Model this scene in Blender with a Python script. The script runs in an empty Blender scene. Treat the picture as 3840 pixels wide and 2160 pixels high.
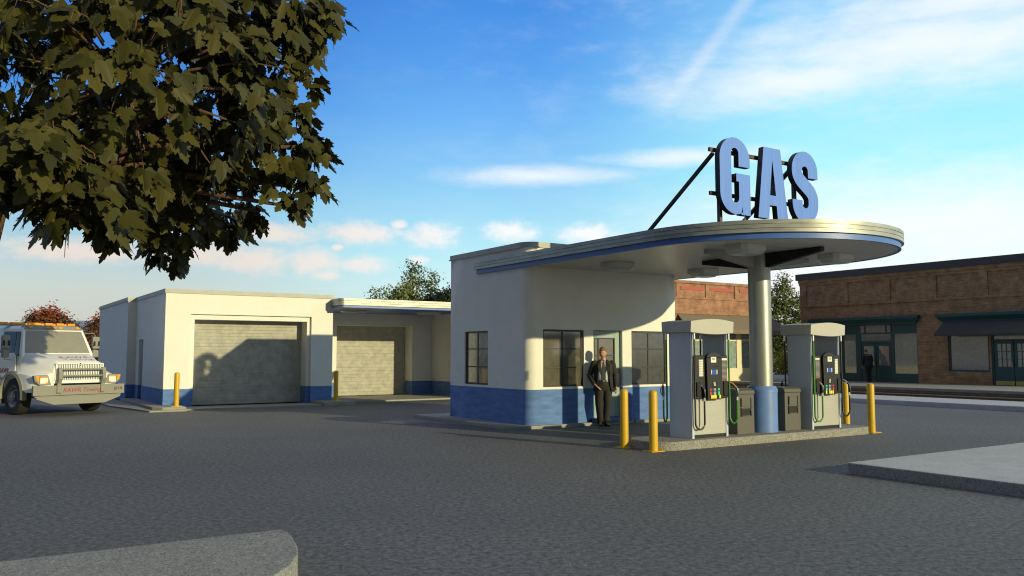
import bpy, bmesh, math, random
from mathutils import Vector, Matrix
R = math.radians
C = bpy.context.scene
COL = C.collection

# ------------------------------------------------------------------ camera
CAM_H = 1.65
YAW, PITCH = R(33.253), R(4.479)
cam_d = bpy.data.cameras.new('Camera')
cam = bpy.data.objects.new('Camera', cam_d); COL.objects.link(cam)
cam.location = (0, 0, CAM_H)
cam.rotation_euler = (R(90) + PITCH, 0, -YAW)
cam_d.sensor_width = 36; cam_d.lens = 29.58
cam_d.clip_start = 0.1; cam_d.clip_end = 5000
cam_d.dof.use_dof = True; cam_d.dof.focus_distance = 15.5; cam_d.dof.aperture_fstop = 2.6
C.camera = cam
C.render.resolution_x, C.render.resolution_y = 1024, 576
C.render.engine = 'CYCLES'
C.cycles.use_denoising = True
C.cycles.filter_width = 1.1; C.cycles.max_bounces = 8; C.cycles.transparent_max_bounces = 12
C.cycles.sample_clamp_indirect = 6
C.view_settings.view_transform = 'Standard'; C.view_settings.look = 'None'
C.view_settings.exposure = 0.0; C.view_settings.gamma = 1
FW = (math.sin(YAW), math.cos(YAW)); RT = (math.cos(YAW), -math.sin(YAW))
def cw(d, r, z): return Vector((FW[0]*d + RT[0]*r, FW[1]*d + RT[1]*r, z))

# ------------------------------------------------------------------ sun
SUN_EL = R(12.7); TRAVEL = R(107.6)             # light travels towards this bearing (from +X)
sv = Vector((math.cos(TRAVEL)*math.cos(SUN_EL), math.sin(TRAVEL)*math.cos(SUN_EL), -math.sin(SUN_EL)))
sd = bpy.data.lights.new('Sun', 'SUN'); sd.energy = 4.0; sd.angle = R(0.5); sd.color = (1.0, 0.89, 0.50)
so = bpy.data.objects.new('Sun', sd); COL.objects.link(so)
so.rotation_euler = sv.to_track_quat('-Z', 'Y').to_euler(); so.location = (20, -30, 30)

# ------------------------------------------------------------------ sky
W = bpy.data.worlds.new('World'); C.world = W; W.use_nodes = True
def s2l(c): return tuple(((x/255)/12.92 if x/255 <= .04045 else ((x/255+.055)/1.055)**2.4) for x in c) + (1,)
def build_sky():
    nt = W.node_tree; nt.nodes.clear()
    N = nt.nodes.new; L = nt.links.new
    def math_(op, a, b=None, c=None):
        n = N('ShaderNodeMath'); n.operation = op
        for i, v in enumerate((a, b, c)):
            if v is None: continue
            if isinstance(v, (int, float)): n.inputs[i].default_value = v
            else: L(v, n.inputs[i])
        return n.outputs[0]
    def maprange(v, a, b, c=0, d=1, smooth=True):
        n = N('ShaderNodeMapRange'); n.interpolation_type = 'SMOOTHSTEP' if smooth else 'LINEAR'
        L(v, n.inputs[0])
        for i, x in enumerate((a, b, c, d)): n.inputs[i+1].default_value = x
        return n.outputs[0]
    def mix(f, a, b):
        n = N('ShaderNodeMix'); n.data_type = 'RGBA'
        if isinstance(f, (int, float)): n.inputs[0].default_value = f
        else: L(f, n.inputs[0])
        for i, v in ((6, a), (7, b)):
            if isinstance(v, tuple): n.inputs[i].default_value = v
            else: L(v, n.inputs[i])
        return n.outputs[2]
    out = N('ShaderNodeOutputWorld'); bg = N('ShaderNodeBackground'); L(bg.outputs[0], out.inputs[0])
    sky = N('ShaderNodeTexSky'); sky.sky_type = 'NISHITA'; sky.sun_disc = False
    sky.sun_elevation = SUN_EL; sky.sun_rotation = math.atan2(-sv.x, -sv.y)
    sky.air_density = 1.0; sky.dust_density = 0.1
    nsc = N('ShaderNodeVectorMath'); nsc.operation = 'SCALE'; L(sky.outputs[0], nsc.inputs[0]); nsc.inputs['Scale'].default_value = 0.06
    tc = N('ShaderNodeTexCoord'); sep = N('ShaderNodeSeparateXYZ'); L(tc.outputs['Generated'], sep.inputs[0])
    az = math_('ARCTAN2', sep.outputs[0], sep.outputs[1])
    el = math_('ARCSINE', sep.outputs[2])
    eld = math_('MULTIPLY', el, 180/math.pi)
    ramps = []
    for stops in ([(0,(206,202,190)),(4,(205,215,208)),(6.5,(178,212,224)),(9.2,(150,200,230)),(12,(112,174,230)),(16,(72,142,222)),(23,(54,118,206)),(40,(36,82,160))],
                  [(0,(220,244,242)),(4,(206,242,244)),(6.5,(190,240,250)),(9.2,(166,224,250)),(12,(142,206,250)),(16,(112,182,247)),(19,(92,164,240)),(23,(74,146,230)),(40,(60,115,200))],
                  [(0,(255,255,255)),(5,(240,255,255)),(8,(206,254,255)),(12,(176,248,255)),(16,(160,236,255)),(20,(144,214,255)),(26,(118,190,248)),(40,(70,130,205))]):
        r = N('ShaderNodeValToRGB'); e = r.color_ramp.elements
        while len(e) < len(stops): e.new(0.5)
        for k, (p, c) in enumerate(stops): e[k].position = max(0, p)/40; e[k].color = s2l(c)
        L(maprange(eld, 0, 40, 0, 1, False), r.inputs[0]); ramps.append(r.outputs[0])
    base = mix(maprange(az, R(8), R(31)), ramps[0], ramps[1])
    base = mix(maprange(az, R(34), R(55)), base, ramps[2])
    # clouds: bearings and heights of the puffs low in the north and the bank in the north-east
    cmb = N('ShaderNodeCombineXYZ'); L(az, cmb.inputs[0]); L(el, cmb.inputs[1])
    def noise(sc, det, rough, stretch):
        vm = N('ShaderNodeVectorMath'); vm.operation = 'MULTIPLY'; L(cmb.outputs[0], vm.inputs[0]); vm.inputs[1].default_value = stretch
        n = N('ShaderNodeTexNoise'); n.inputs['Scale'].default_value = sc; n.inputs['Detail'].default_value = det; n.inputs['Roughness'].default_value = rough
        L(vm.outputs[0], n.inputs['Vector']); return n.outputs[0]
    def dist(list_):
        cur = None
        for a, e_, ra, re in list_:
            s = N('ShaderNodeVectorMath'); s.operation = 'SUBTRACT'; L(cmb.outputs[0], s.inputs[0]); s.inputs[1].default_value = (R(a), R(e_), 0)
            m = N('ShaderNodeVectorMath'); m.operation = 'MULTIPLY'; L(s.outputs[0], m.inputs[0]); m.inputs[1].default_value = (1/R(ra), 1/R(re), 0)
            l = N('ShaderNodeVectorMath'); l.operation = 'LENGTH'; L(m.outputs[0], l.inputs[0])
            cur = l.outputs['Value'] if cur is None else math_('MINIMUM', cur, l.outputs['Value'])
        return cur
    puffs = []
    for x, y, rx, ry in ((680,598,110,19),(905,591,92,22),(1086,594,66,23),(1285,584,64,20),(1480,590,66,20),(1000,569,22,9),(470,652,150,24),(625,664,105,27),(785,664,68,27),(815,698,42,9),(915,670,60,16),(180,660,150,22),(845,628,14,7),(1050,655,22,10),(330,600,110,15)):
        u, v = (x*1.4907-1920)/3155, (1080-y*1.4907)/3155
        a = 33.253 + math.degrees(math.atan(u)); e_ = 4.479 + math.degrees(math.atan(v))
        k = math.degrees(1.4907/3155)
        puffs.append((a, e_, rx*k*1.35, ry*k*1.7))
    nz = noise(55, 5, .6, (1, 1.5, 1))
    d1 = math_('ADD', dist(puffs), math_('MULTIPLY', math_('SUBTRACT', nz, 0.5), 1.3))
    m1 = maprange(d1, 1.12, 0.15, 0, 0.92)
    streaks = []
    for x, y, rx, ry in ((2400,190,520,95),(2480,110,420,50),(2000,240,330,50),(1340,442,230,20),(1760,405,220,18),(2350,600,620,110),(1950,720,700,70)):
        u, v = (x*1.4907-1920)/3155, (1080-y*1.4907)/3155
        a = 33.253 + math.degrees(math.atan(u)); e_ = 4.479 + math.degrees(math.atan(v))
        k = math.degrees(1.4907/3155)
        streaks.append((a, e_, rx*k*1.25, ry*k*1.5))
    nz2 = noise(14, 6, .62, (1, 3.2, 1))
    d2 = math_('ADD', dist(streaks), math_('MULTIPLY', math_('SUBTRACT', nz2, 0.5), 1.1))
    m2 = maprange(d2, 1.25, -0.1, 0, 0.80)
    # a faint old contrail
    p0, p1 = (R(49.3), R(22.6)), (R(43.2), R(15.8))
    tx, ty = p1[0]-p0[0], p1[1]-p0[1]; ln = math.hypot(tx, ty); tx, ty = tx/ln, ty/ln
    px_ = math_('SUBTRACT', az, p0[0]); py_ = math_('SUBTRACT', el, p0[1])
    along = math_('ADD', math_('MULTIPLY', px_, tx), math_('MULTIPLY', py_, ty))
    across = math_('ABSOLUTE', math_('SUBTRACT', math_('MULTIPLY', px_, ty), math_('MULTIPLY', py_, tx)))
    m3 = math_('MULTIPLY', maprange(across, R(.8), R(.0), 0, .26), maprange(along, ln*1.15, ln*.6, 0, 1))
    wisp = maprange(noise(9, 7, .65, (1, 2.6, 1)), .45, .85, 0, .22)
    wisp = math_('MULTIPLY', wisp, maprange(az, R(20), R(45), .25, 1))
    ccol = mix(maprange(az, R(12), R(36)), s2l((238,226,216)), (1.0, 1.0, 1.0, 1))
    c = mix(wisp, base, ccol); c = mix(m3, c, (1, 1, 1, 1)); c = mix(m2, c, (1.02, 1.03, 1.03, 1)); c = mix(m1, c, ccol)
    # pale veil added overhead, out of view, as neutral fill, then the plain Nishita sky round the sun
    hz = math_('MULTIPLY', maprange(el, R(25), R(40)), maprange(noise(5, 6, .6, (1, 1, 1)), .25, .75, .45, .8))
    c = mix(hz, c, (.70, .70, .69, 1))
    up = maprange(el, R(66), R(86), 0, .5)
    side = maprange(math_('ABSOLUTE', math_('SUBTRACT', az, YAW)), R(95), R(150))
    f = math_('MAXIMUM', up, side)
    fin = mix(f, c, nsc.outputs[0])
    L(fin, bg.inputs[0]); bg.inputs[1].default_value = 1.0
build_sky()

# ------------------------------------------------------------------ materials
MATS = {}
def mat(name, col, rough=.7, metal=0.0, var=0.0, vscale=6.0, bump=0.0, bscale=60.0, spec=None, col2=None, stretch=(1,1,1), fine=0.0, fscale=200.0, coat=0.0):
    m = bpy.data.materials.new(name); m.use_nodes = True; nt = m.node_tree; p = nt.nodes['Principled BSDF']
    N = nt.nodes.new; L = nt.links.new
    p.inputs['Roughness'].default_value = rough; p.inputs['Metallic'].default_value = metal
    if spec is not None: p.inputs['Specular IOR Level'].default_value = spec
    if coat: p.inputs['Coat Weight'].default_value = coat; p.inputs['Coat Roughness'].default_value = .08
    c4 = tuple(col) + (1,)
    p.inputs['Base Color'].default_value = c4
    if var or bump or fine or col2:
        tc = N('ShaderNodeTexCoord'); mp = N('ShaderNodeMapping'); mp.inputs['Scale'].default_value = stretch
        L(tc.outputs['Object'], mp.inputs[0])
    if var or col2:
        n = N('ShaderNodeTexNoise'); n.inputs['Scale'].default_value = vscale; n.inputs['Detail'].default_value = 6; n.inputs['Roughness'].default_value = .65
        L(mp.outputs[0], n.inputs['Vector'])
        r = N('ShaderNodeValToRGB'); r.color_ramp.elements[0].position = .32; r.color_ramp.elements[1].position = .68
        a = tuple(max(0, x*(1-var)) for x in col) + (1,); b = tuple(min(1, x*(1+var)) for x in col) + (1,)
        if col2: b = tuple(col2) + (1,)
        r.color_ramp.elements[0].color = a; r.color_ramp.elements[1].color = b
        L(n.outputs[0], r.inputs[0]); cur = r.outputs[0]
        if fine:
            n2 = N('ShaderNodeTexNoise'); n2.inputs['Scale'].default_value = fscale; n2.inputs['Detail'].default_value = 3
            L(mp.outputs[0], n2.inputs['Vector'])
            mr = N('ShaderNodeMapRange'); L(n2.outputs[0], mr.inputs[0]); mr.inputs[1].default_value = .3; mr.inputs[2].default_value = .7; mr.inputs[3].default_value = 1-fine; mr.inputs[4].default_value = 1+fine
            vm = N('ShaderNodeVectorMath'); vm.operation = 'SCALE'; L(cur, vm.inputs[0]); L(mr.outputs[0], vm.inputs['Scale']); cur = vm.outputs[0]
        L(cur, p.inputs['Base Color'])
    if bump:
        n3 = N('ShaderNodeTexNoise'); n3.inputs['Scale'].default_value = bscale; n3.inputs['Detail'].default_value = 5; n3.inputs['Roughness'].default_value = .6
        L(mp.outputs[0], n3.inputs['Vector'])
        b_ = N('ShaderNodeBump'); b_.inputs['Strength'].default_value = bump; b_.inputs['Distance'].default_value = .02
        L(n3.outputs[0], b_.inputs['Height']); L(b_.outputs[0], p.inputs['Normal'])
    MATS[name] = m; return m
def glassy(name, tint, gloss=.14, rough=.03, opaque=0.0, body=(.1,.1,.1)):
    m = bpy.data.materials.new(name); m.use_nodes = True; nt = m.node_tree; nt.nodes.clear(); N = nt.nodes.new; L = nt.links.new
    o = N('ShaderNodeOutputMaterial'); t = N('ShaderNodeBsdfTransparent'); t.inputs[0].default_value = tuple(tint)+(1,)
    g = N('ShaderNodeBsdfGlossy'); g.inputs['Roughness'].default_value = rough
    mx = N('ShaderNodeMixShader'); lw = N('ShaderNodeFresnel'); lw.inputs[0].default_value = 1.5
    ad = N('ShaderNodeMath'); ad.operation = 'MULTIPLY_ADD'; L(lw.outputs[0], ad.inputs[0]); ad.inputs[1].default_value = 1.3; ad.inputs[2].default_value = gloss-.05; ad.use_clamp = True
    L(ad.outputs[0], mx.inputs[0])
    base = t.outputs[0]
    if opaque:
        d = N('ShaderNodeBsdfDiffuse'); d.inputs[0].default_value = tuple(body)+(1,)
        tc = N('ShaderNodeTexCoord'); n = N('ShaderNodeTexNoise'); n.inputs['Scale'].default_value = 7; n.inputs['Detail'].default_value = 6; L(tc.outputs['Object'], n.inputs['Vector'])
        mr = N('ShaderNodeMapRange'); L(n.outputs[0], mr.inputs[0]); mr.inputs[1].default_value = .3; mr.inputs[2].default_value = .7; mr.inputs[3].default_value = opaque*.75; mr.inputs[4].default_value = min(1, opaque*1.2)
        m2 = N('ShaderNodeMixShader'); L(mr.outputs[0], m2.inputs[0]); L(t.outputs[0], m2.inputs[1]); L(d.outputs[0], m2.inputs[2]); base = m2.outputs[0]
    L(base, mx.inputs[1]); L(g.outputs[0], mx.inputs[2]); L(mx.outputs[0], o.inputs[0])
    MATS[name] = m; return m
def band_stucco(name, zc, white, blue):
    """stucco painted white above and blue below a height"""
    m = mat(name, white, rough=.85, var=.035, vscale=2.2, bump=.35, bscale=85)
    nt = m.node_tree; p = nt.nodes['Principled BSDF']; N = nt.nodes.new; L = nt.links.new
    src = p.inputs['Base Color'].links[0].from_socket
    tc = N('ShaderNodeTexCoord'); sp = N('ShaderNodeSeparateXYZ'); L(tc.outputs['Object'], sp.inputs[0])
    st = N('ShaderNodeMath'); st.operation = 'GREATER_THAN'; L(sp.outputs[2], st.inputs[0]); st.inputs[1].default_value = zc
    # worn blue
    n = N('ShaderNodeTexNoise'); n.inputs['Scale'].default_value = 5; n.inputs['Detail'].default_value = 7
    mp = N('ShaderNodeMapping'); mp.inputs['Scale'].default_value = (.6,.6,2.2); L(tc.outputs['Object'], mp.inputs[0]); L(mp.outputs[0], n.inputs['Vector'])
    r = N('ShaderNodeValToRGB'); r.color_ramp.elements[0].position = .3; r.color_ramp.elements[1].position = .75
    r.color_ramp.elements[0].color = tuple(x*.82 for x in blue)+(1,); r.color_ramp.elements[1].color = tuple(min(1, x*1.2+.012) for x in blue)+(1,)
    L(n.outputs[0], r.inputs[0])
    mx = N('ShaderNodeMix'); mx.data_type = 'RGBA'; L(st.outputs[0], mx.inputs[0]); L(r.outputs[0], mx.inputs[6]); L(src, mx.inputs[7])
    L(mx.outputs[2], p.inputs['Base Color']); return m
def aggregate(name, col, strength=1.0):
    m = mat(name, col, rough=.85, var=.10, vscale=3, bump=.35, bscale=120)
    nt = m.node_tree; p = nt.nodes['Principled BSDF']; N = nt.nodes.new; L = nt.links.new
    src = p.inputs['Base Color'].links[0].from_socket
    tc = N('ShaderNodeTexCoord'); cur = src
    for sc, lo, hi, c in ((30, .0, .26, tuple(x*.35 for x in col)), (41, .0, .26, tuple(min(1, x*1.9) for x in col)), (85, .0, .34, tuple(x*.5 for x in col))):
        v = N('ShaderNodeTexVoronoi'); v.inputs['Scale'].default_value = sc; L(tc.outputs['Object'], v.inputs['Vector'])
        mr = N('ShaderNodeMapRange'); L(v.outputs['Distance'], mr.inputs[0]); mr.inputs[1].default_value = hi; mr.inputs[2].default_value = hi*1.6; mr.inputs[3].default_value = .75*strength; mr.inputs[4].default_value = 0
        wn = N('ShaderNodeMath'); wn.operation = 'GREATER_THAN'; sx = N('ShaderNodeSeparateColor'); L(v.outputs['Color'], sx.inputs[0]); L(sx.outputs[0], wn.inputs[0]); wn.inputs[1].default_value = .35
        ml = N('ShaderNodeMath'); ml.operation = 'MULTIPLY'; L(mr.outputs[0], ml.inputs[0]); L(wn.outputs[0], ml.inputs[1])
        mx = N('ShaderNodeMix'); mx.data_type = 'RGBA'; L(ml.outputs[0], mx.inputs[0]); L(cur, mx.inputs[6]); mx.inputs[7].default_value = tuple(c)+(1,); cur = mx.outputs[2]
    L(cur, p.inputs['Base Color']); return m
def brick(name, axis, c1, c2, mortar):
    m = mat(name, c1, rough=.9); nt = m.node_tree; p = nt.nodes['Principled BSDF']; N = nt.nodes.new; L = nt.links.new
    tc = N('ShaderNodeTexCoord'); sp = N('ShaderNodeSeparateXYZ'); L(tc.outputs['Object'], sp.inputs[0])
    cb = N('ShaderNodeCombineXYZ'); L(sp.outputs[axis], cb.inputs[0]); L(sp.outputs[2], cb.inputs[1])
    b = N('ShaderNodeTexBrick'); L(cb.outputs[0], b.inputs['Vector'])
    b.inputs['Color1'].default_value = c1+(1,); b.inputs['Color2'].default_value = c2+(1,); b.inputs['Mortar'].default_value = mortar+(1,)
    b.inputs['Scale'].default_value = 1; b.inputs['Brick Width'].default_value = .23; b.inputs['Row Height'].default_value = .078; b.inputs['Mortar Size'].default_value = .008; b.inputs['Bias'].default_value = -.1
    n = N('ShaderNodeTexNoise'); n.inputs['Scale'].default_value = 2.5; n.inputs['Detail'].default_value = 8; L(tc.outputs['Object'], n.inputs['Vector'])
    mr = N('ShaderNodeMapRange'); L(n.outputs[0], mr.inputs[0]); mr.inputs[1].default_value = .3; mr.inputs[2].default_value = .7; mr.inputs[3].default_value = .7; mr.inputs[4].default_value = 1.3
    vm = N('ShaderNodeVectorMath'); vm.operation = 'SCALE'; L(b.outputs[0], vm.inputs[0]); L(mr.outputs[0], vm.inputs['Scale'])
    L(vm.outputs[0], p.inputs['Base Color'])
    bu = N('ShaderNodeBump'); bu.inputs['Strength'].default_value = .5; bu.inputs['Distance'].default_value = .01; bu.invert = True
    L(b.outputs['Fac'], bu.inputs['Height']); L(bu.outputs[0], p.inputs['Normal']); return m
def asphalt(name, c):
    m = mat(name, c, rough=.8); nt = m.node_tree; p = nt.nodes['Principled BSDF']; N = nt.nodes.new; L = nt.links.new
    tc = N('ShaderNodeTexCoord')
    def nz(sc, det, rough=.6, st=(1,1,1)):
        mp = N('ShaderNodeMapping'); mp.inputs['Scale'].default_value = st; mp.inputs['Rotation'].default_value = (0,0,-YAW*-1); L(tc.outputs['Object'], mp.inputs[0])
        n = N('ShaderNodeTexNoise'); n.inputs['Scale'].default_value = sc; n.inputs['Detail'].default_value = det; n.inputs['Roughness'].default_value = rough; L(mp.outputs[0], n.inputs['Vector']); return n.outputs[0]
    def mr(v, a, b, c_, d):
        n = N('ShaderNodeMapRange'); L(v, n.inputs[0])
        for i, x in enumerate((a, b, c_, d)): n.inputs[i+1].default_value = x
        return n.outputs[0]
    def mul(a, b):
        n = N('ShaderNodeMath'); n.operation = 'MULTIPLY'; L(a, n.inputs[0]); L(b, n.inputs[1]); return n.outputs[0]
    f = mul(mul(mr(nz(.25, 5), .3, .7, .86, 1.14), mr(nz(17, 5, .7), .36, .64, .47, 1.8)), mr(nz(90, 3, .7), .3, .7, .45, 1.65))
    v = N('ShaderNodeTexVoronoi'); v.inputs['Scale'].default_value = 38; L(tc.outputs['Object'], v.inputs['Vector'])
    sp = mr(v.outputs['Distance'], .12, .22, 2.6, 1.0)
    f = mul(f, sp)
    vm = N('ShaderNodeVectorMath'); vm.operation = 'SCALE'; vm.inputs[0].default_value = c; L(f, vm.inputs['Scale']); L(vm.outputs[0], p.inputs['Base Color'])
    b = N('ShaderNodeBump'); b.inputs['Strength'].default_value = .22; b.inputs['Distance'].default_value = .006
    ad = N('ShaderNodeMath'); ad.operation = 'ADD'; L(nz(45, 4), ad.inputs[0]); L(nz(110, 3), ad.inputs[1]); L(ad.outputs[0], b.inputs['Height']); L(b.outputs[0], p.inputs['Normal'])
    L(mr(nz(16, 6, .7), .3, .7, .62, .9), p.inputs['Roughness'])
    return m
def paper(name, base, ink, sc, rows=True):
    """printed sheet: short dark dashes on a pale ground (or pale on dark)"""
    m = mat(name, base, rough=.5); nt = m.node_tree; p = nt.nodes['Principled BSDF']; N = nt.nodes.new; L = nt.links.new
    tc = N('ShaderNodeTexCoord'); sp = N('ShaderNodeSeparateXYZ'); L(tc.outputs['Object'], sp.inputs[0])
    cb = N('ShaderNodeCombineXYZ'); L(sp.outputs[0], cb.inputs[0]); L(sp.outputs[2], cb.inputs[1])
    b = N('ShaderNodeTexBrick'); L(cb.outputs[0], b.inputs['Vector']); b.offset = 0.0 if rows else .4
    b.inputs['Color1'].default_value = ink+(1,); b.inputs['Color2'].default_value = ink+(1,); b.inputs['Mortar'].default_value = base+(1,)
    b.inputs['Scale'].default_value = 1; b.inputs['Brick Width'].default_value = sc[0]; b.inputs['Row Height'].default_value = sc[1]; b.inputs['Mortar Size'].default_value = sc[2]
    L(b.outputs[0], p.inputs['Base Color']); return m

WHITE = (.78,.755,.70); BLUE = (.098,.19,.45)
M_STU = band_stucco('station_stucco', .853, WHITE, BLUE)
M_GAR = band_stucco('garage_stucco', .588, WHITE, BLUE)
M_INT = mat('interior_plaster', (.62,.56,.44), .9, var=.05)
M_CAP = mat('roof_cap_metal', (.42,.41,.38), .55, var=.10, vscale=3, bump=.08, bscale=30)
M_ROOF = mat('roof_felt', (.12,.12,.12), .95)
M_FASC = mat('fascia_aluminium', (.36,.36,.33), .45, .35, var=.28, vscale=4, stretch=(.4,.4,2.5), bump=.05, bscale=20)
M_BLUE = mat('blue_enamel', (.070,.155,.46), .42, 0, var=.10, vscale=3)
M_LETF = mat('blue_letter_face', (.115,.245,.74), .4, 0, var=.10, vscale=2.5, stretch=(5,1,.25))
M_LETS = mat('black_letter_side', (.006,.006,.007), .5)
M_RUST = mat('brown_sign_steel', (.09,.065,.055), .6, .3, var=.2, vscale=8)
M_SOFF = mat('soffit_metal', (.60,.58,.54), .38, .15, var=.06, vscale=1.5, bump=.06, bscale=3, stretch=(.3,3,1))
M_SLEEVE = mat('periwinkle_enamel', (.135,.235,.53), .42, 0, var=.08, vscale=4)
M_LAMP = mat('lamp_lens', (.46,.53,.49), .3, 0)
M_LAMPB = mat('lamp_housing', (.60,.565,.51), .45)
M_GREYM = mat('grey_paint', (.34,.335,.31), .55)
M_BLKP = mat('black_paint', (.004,.004,.004), .6)
M_COL = mat('brushed_column', (.33,.33,.31), .40, .6, var=.08, vscale=5, stretch=(3,3,.3), bump=.03, bscale=50)
M_FRAME = mat('dark_window_frame', (.018,.017,.018), .45)
M_GLASS = glassy('window_glass', (.55,.53,.46), .14, .10, .55, (.20,.185,.14))
M_GLASSL = glassy('lit_interior_glass', (.5,.5,.45), .08, .06, .85, (.36,.33,.24))  # tan body paints in the lit inner wall behind the left window
M_GLASSR = glassy('grey_glass', (.45,.45,.45), .10, .10, .85, (.085,.083,.08))  # dark grey, mostly opaque body
M_DOOR = mat('pale_green_door', (.30,.38,.36), .55, var=.04)
M_DOORB = mat('blue_jamb', (.05,.13,.30), .6)
M_YEL = mat('yellow_paint', (.62,.37,.006), .45, 0, var=.05, vscale=5, coat=.15)
M_CONC = aggregate('aggregate_concrete', (.27,.26,.235), 1.0)
M_CONCL = aggregate('pale_pavement', (.48,.48,.48), .35)
M_CURBK = mat('smooth_curb', (.30,.29,.26), .9, var=.12, vscale=4, bump=.2, bscale=60)
M_ASPH = asphalt('asphalt', (.089,.087,.085))
M_ROLL = mat('roller_door_paint', (.39,.375,.325), .75, var=.20, vscale=4.5, bump=.12, bscale=14)
M_BRICK = brick('brown_brick', 1, (.37,.185,.085), (.21,.135,.07), (.31,.25,.16))
M_BRICK2 = brick('red_brick', 0, (.36,.17,.10), (.27,.13,.085), (.30,.21,.15))
M_TEAL = mat('teal_joinery', (.010,.062,.066), .5)
M_AWN = mat('slate_awning', (.065,.060,.060), .9, bump=.1, bscale=90)
M_AWN2 = mat('tan_awning', (.20,.16,.12), .9, bump=.1, bscale=90)
M_PARA = mat('dark_parapet_metal', (.045,.045,.052), .6)
M_SHOPG = glassy('shop_glass', (.3,.3,.3), .10, .08, .92, (.24,.235,.225))
M_SHOPW = mat('cream_shopfront', (.70,.64,.46), .8, var=.05)
M_SHOPB = glassy('pale_shop_glass', (.3,.35,.35), .12, .1, .85, (.34,.42,.42))
M_PINK = mat('faded_red_panel', (.42,.10,.08), .8)
M_GOLD = mat('brass_kickplate', (.35,.27,.09), .4, .5)
M_RAIL = mat('rusty_rail', (.15,.09,.045), .6, .4, var=.3, vscale=5)
M_DARKG = mat('track_bed', (.06,.06,.062), .95, var=.3, vscale=30, bump=.5, bscale=40)
M_PUMPM = mat('pump_steel', (.46,.445,.40), .40, .25, var=.04, vscale=3, stretch=(1,1,8))
M_PUMPS = mat('pump_pillar_paint', (.50,.54,.60), .45, 0, var=.03, vscale=6)
M_PUMPC = mat('pump_cap_plastic', (.47,.455,.41), .55, 0, var=.03, vscale=4)
M_BLK = mat('black_plastic', (.012,.011,.010), .4)
M_BLK2 = mat('matt_black_recess', (.003,.003,.003), .7)
M_RUBK = mat('black_rubber', (.012,.012,.013), .45)
M_RUBG = mat('green_rubber', (.045,.24,.012), .4)
M_CHROME = mat('silver_fitting', (.7,.7,.7), .3, .8)
M_CLEARP = mat('dull_steel', (.18,.19,.22), .35, .5)
M_AMBER = mat('amber_lens', (.85,.32,.01), .3)
M_LIST = paper('printed_list', (.70,.68,.60), (.06,.06,.06), (.032,.030,.009))
M_INST = paper('instruction_sheet', (.05,.048,.045), (.40,.39,.36), (.07,.022,.008), False)
M_PAPER = mat('white_label', (.72,.70,.62), .6)
M_SCRN = mat('blue_screen', (.02,.09,.62), .3)
M_REDS = mat('red_sticker', (.5,.03,.03), .5); M_NAVY = mat('navy_sticker', (.02,.05,.15), .5); M_GRNS = mat('mint_sticker', (.02,.55,.24), .5)
M_YELB = mat('bright_yellow_button', (.85,.75,.02), .5); M_GRYS = mat('grey_sticker', (.42,.38,.32), .5)
M_BIN = mat('grey_bin_plastic', (.095,.088,.072), .55, bump=.05, bscale=80)
M_TRW = mat('truck_white_paint', (.84,.83,.80), .4, 0, var=.02, coat=.2)
M_TRG = mat('truck_grey_plastic', (.24,.235,.205), .6)
M_TRD = mat('truck_dark_plastic', (.07,.07,.065), .6)
M_TYRE = mat('tyre_rubber', (.018,.017,.015), .8, bump=.2, bscale=25)
M_STEEL = mat('wheel_steel', (.22,.22,.23), .4, .6)
M_TGLS = mat('windscreen_glass', (.24,.225,.175), .2, 0, var=.05, coat=.3)
M_TGLD = mat('dark_cab_glass', (.035,.035,.034), .35)
M_LAMPW = mat('headlamp_lens', (.80,.78,.70), .15, 0, coat=.8)
M_REDT = mat('red_lettering', (.36,.028,.024), .6); M_BLKT = mat('black_lettering', (.01,.01,.01), .5)
M_SUIT = mat('charcoal_suit', (.022,.020,.018), .85, var=.12, vscale=25, bump=.1, bscale=120)
M_SUIT2 = mat('navy_suit', (.020,.019,.026), .85)
M_SHIRT = mat('pale_blue_shirt', (.50,.56,.66), .8, bump=.15, bscale=25)
M_TIE = mat('dark_tie', (.05,.048,.046), .6); M_SHOE = mat('black_leather', (.012,.011,.011), .3)
M_SKIN = mat('skin', (.52,.27,.17), .5, var=.05, vscale=12); M_HAIR = mat('brown_hair', (.16,.095,.05), .7, var=.3, vscale=40, stretch=(1,1,.2))
M_BUCK = mat('belt_buckle', (.6,.55,.4), .3, .9); M_EYE = mat('dark_eye', (.02,.015,.012), .3); M_LIP = mat('lips', (.40,.16,.12), .5)
M_BARK = mat('brown_bark', (.115,.065,.035), .95, var=.35, vscale=6, bump=.8, bscale=14, stretch=(2.5,2.5,.5))
def leaf_mat(name, a, b, trans=.2):
    m = mat(name, a, .5); nt = m.node_tree; p = nt.nodes['Principled BSDF']; N = nt.nodes.new; L = nt.links.new
    at = N('ShaderNodeAttribute'); at.attribute_name = 'tone'
    mx = N('ShaderNodeMix'); mx.data_type = 'RGBA'; L(at.outputs['Fac'], mx.inputs[0]); mx.inputs[6].default_value = a+(1,); mx.inputs[7].default_value = b+(1,)
    L(mx.outputs[2], p.inputs['Base Color']); p.inputs['Specular IOR Level'].default_value = .15
    tr = N('ShaderNodeBsdfTranslucent'); L(mx.outputs[2], tr.inputs[0]); ms = N('ShaderNodeMixShader'); ms.inputs[0].default_value = trans
    o = nt.nodes['Material Output']; L(p.outputs[0], ms.inputs[1]); L(tr.outputs[0], ms.inputs[2]); L(ms.outputs[0], o.inputs[0]); return m
M_LEAF = leaf_mat('olive_leaf', (.024,.025,.006), (.074,.067,.016), .10)
M_POPL = leaf_mat('poplar_leaf', (.045,.075,.028), (.36,.39,.15), .32)
M_DKLF = leaf_mat('dark_leaf', (.02,.032,.02), (.06,.085,.045), .1)
M_AUTG = leaf_mat('autumn_leaf', (.060,.062,.035), (.62,.085,.012), .2)
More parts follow.
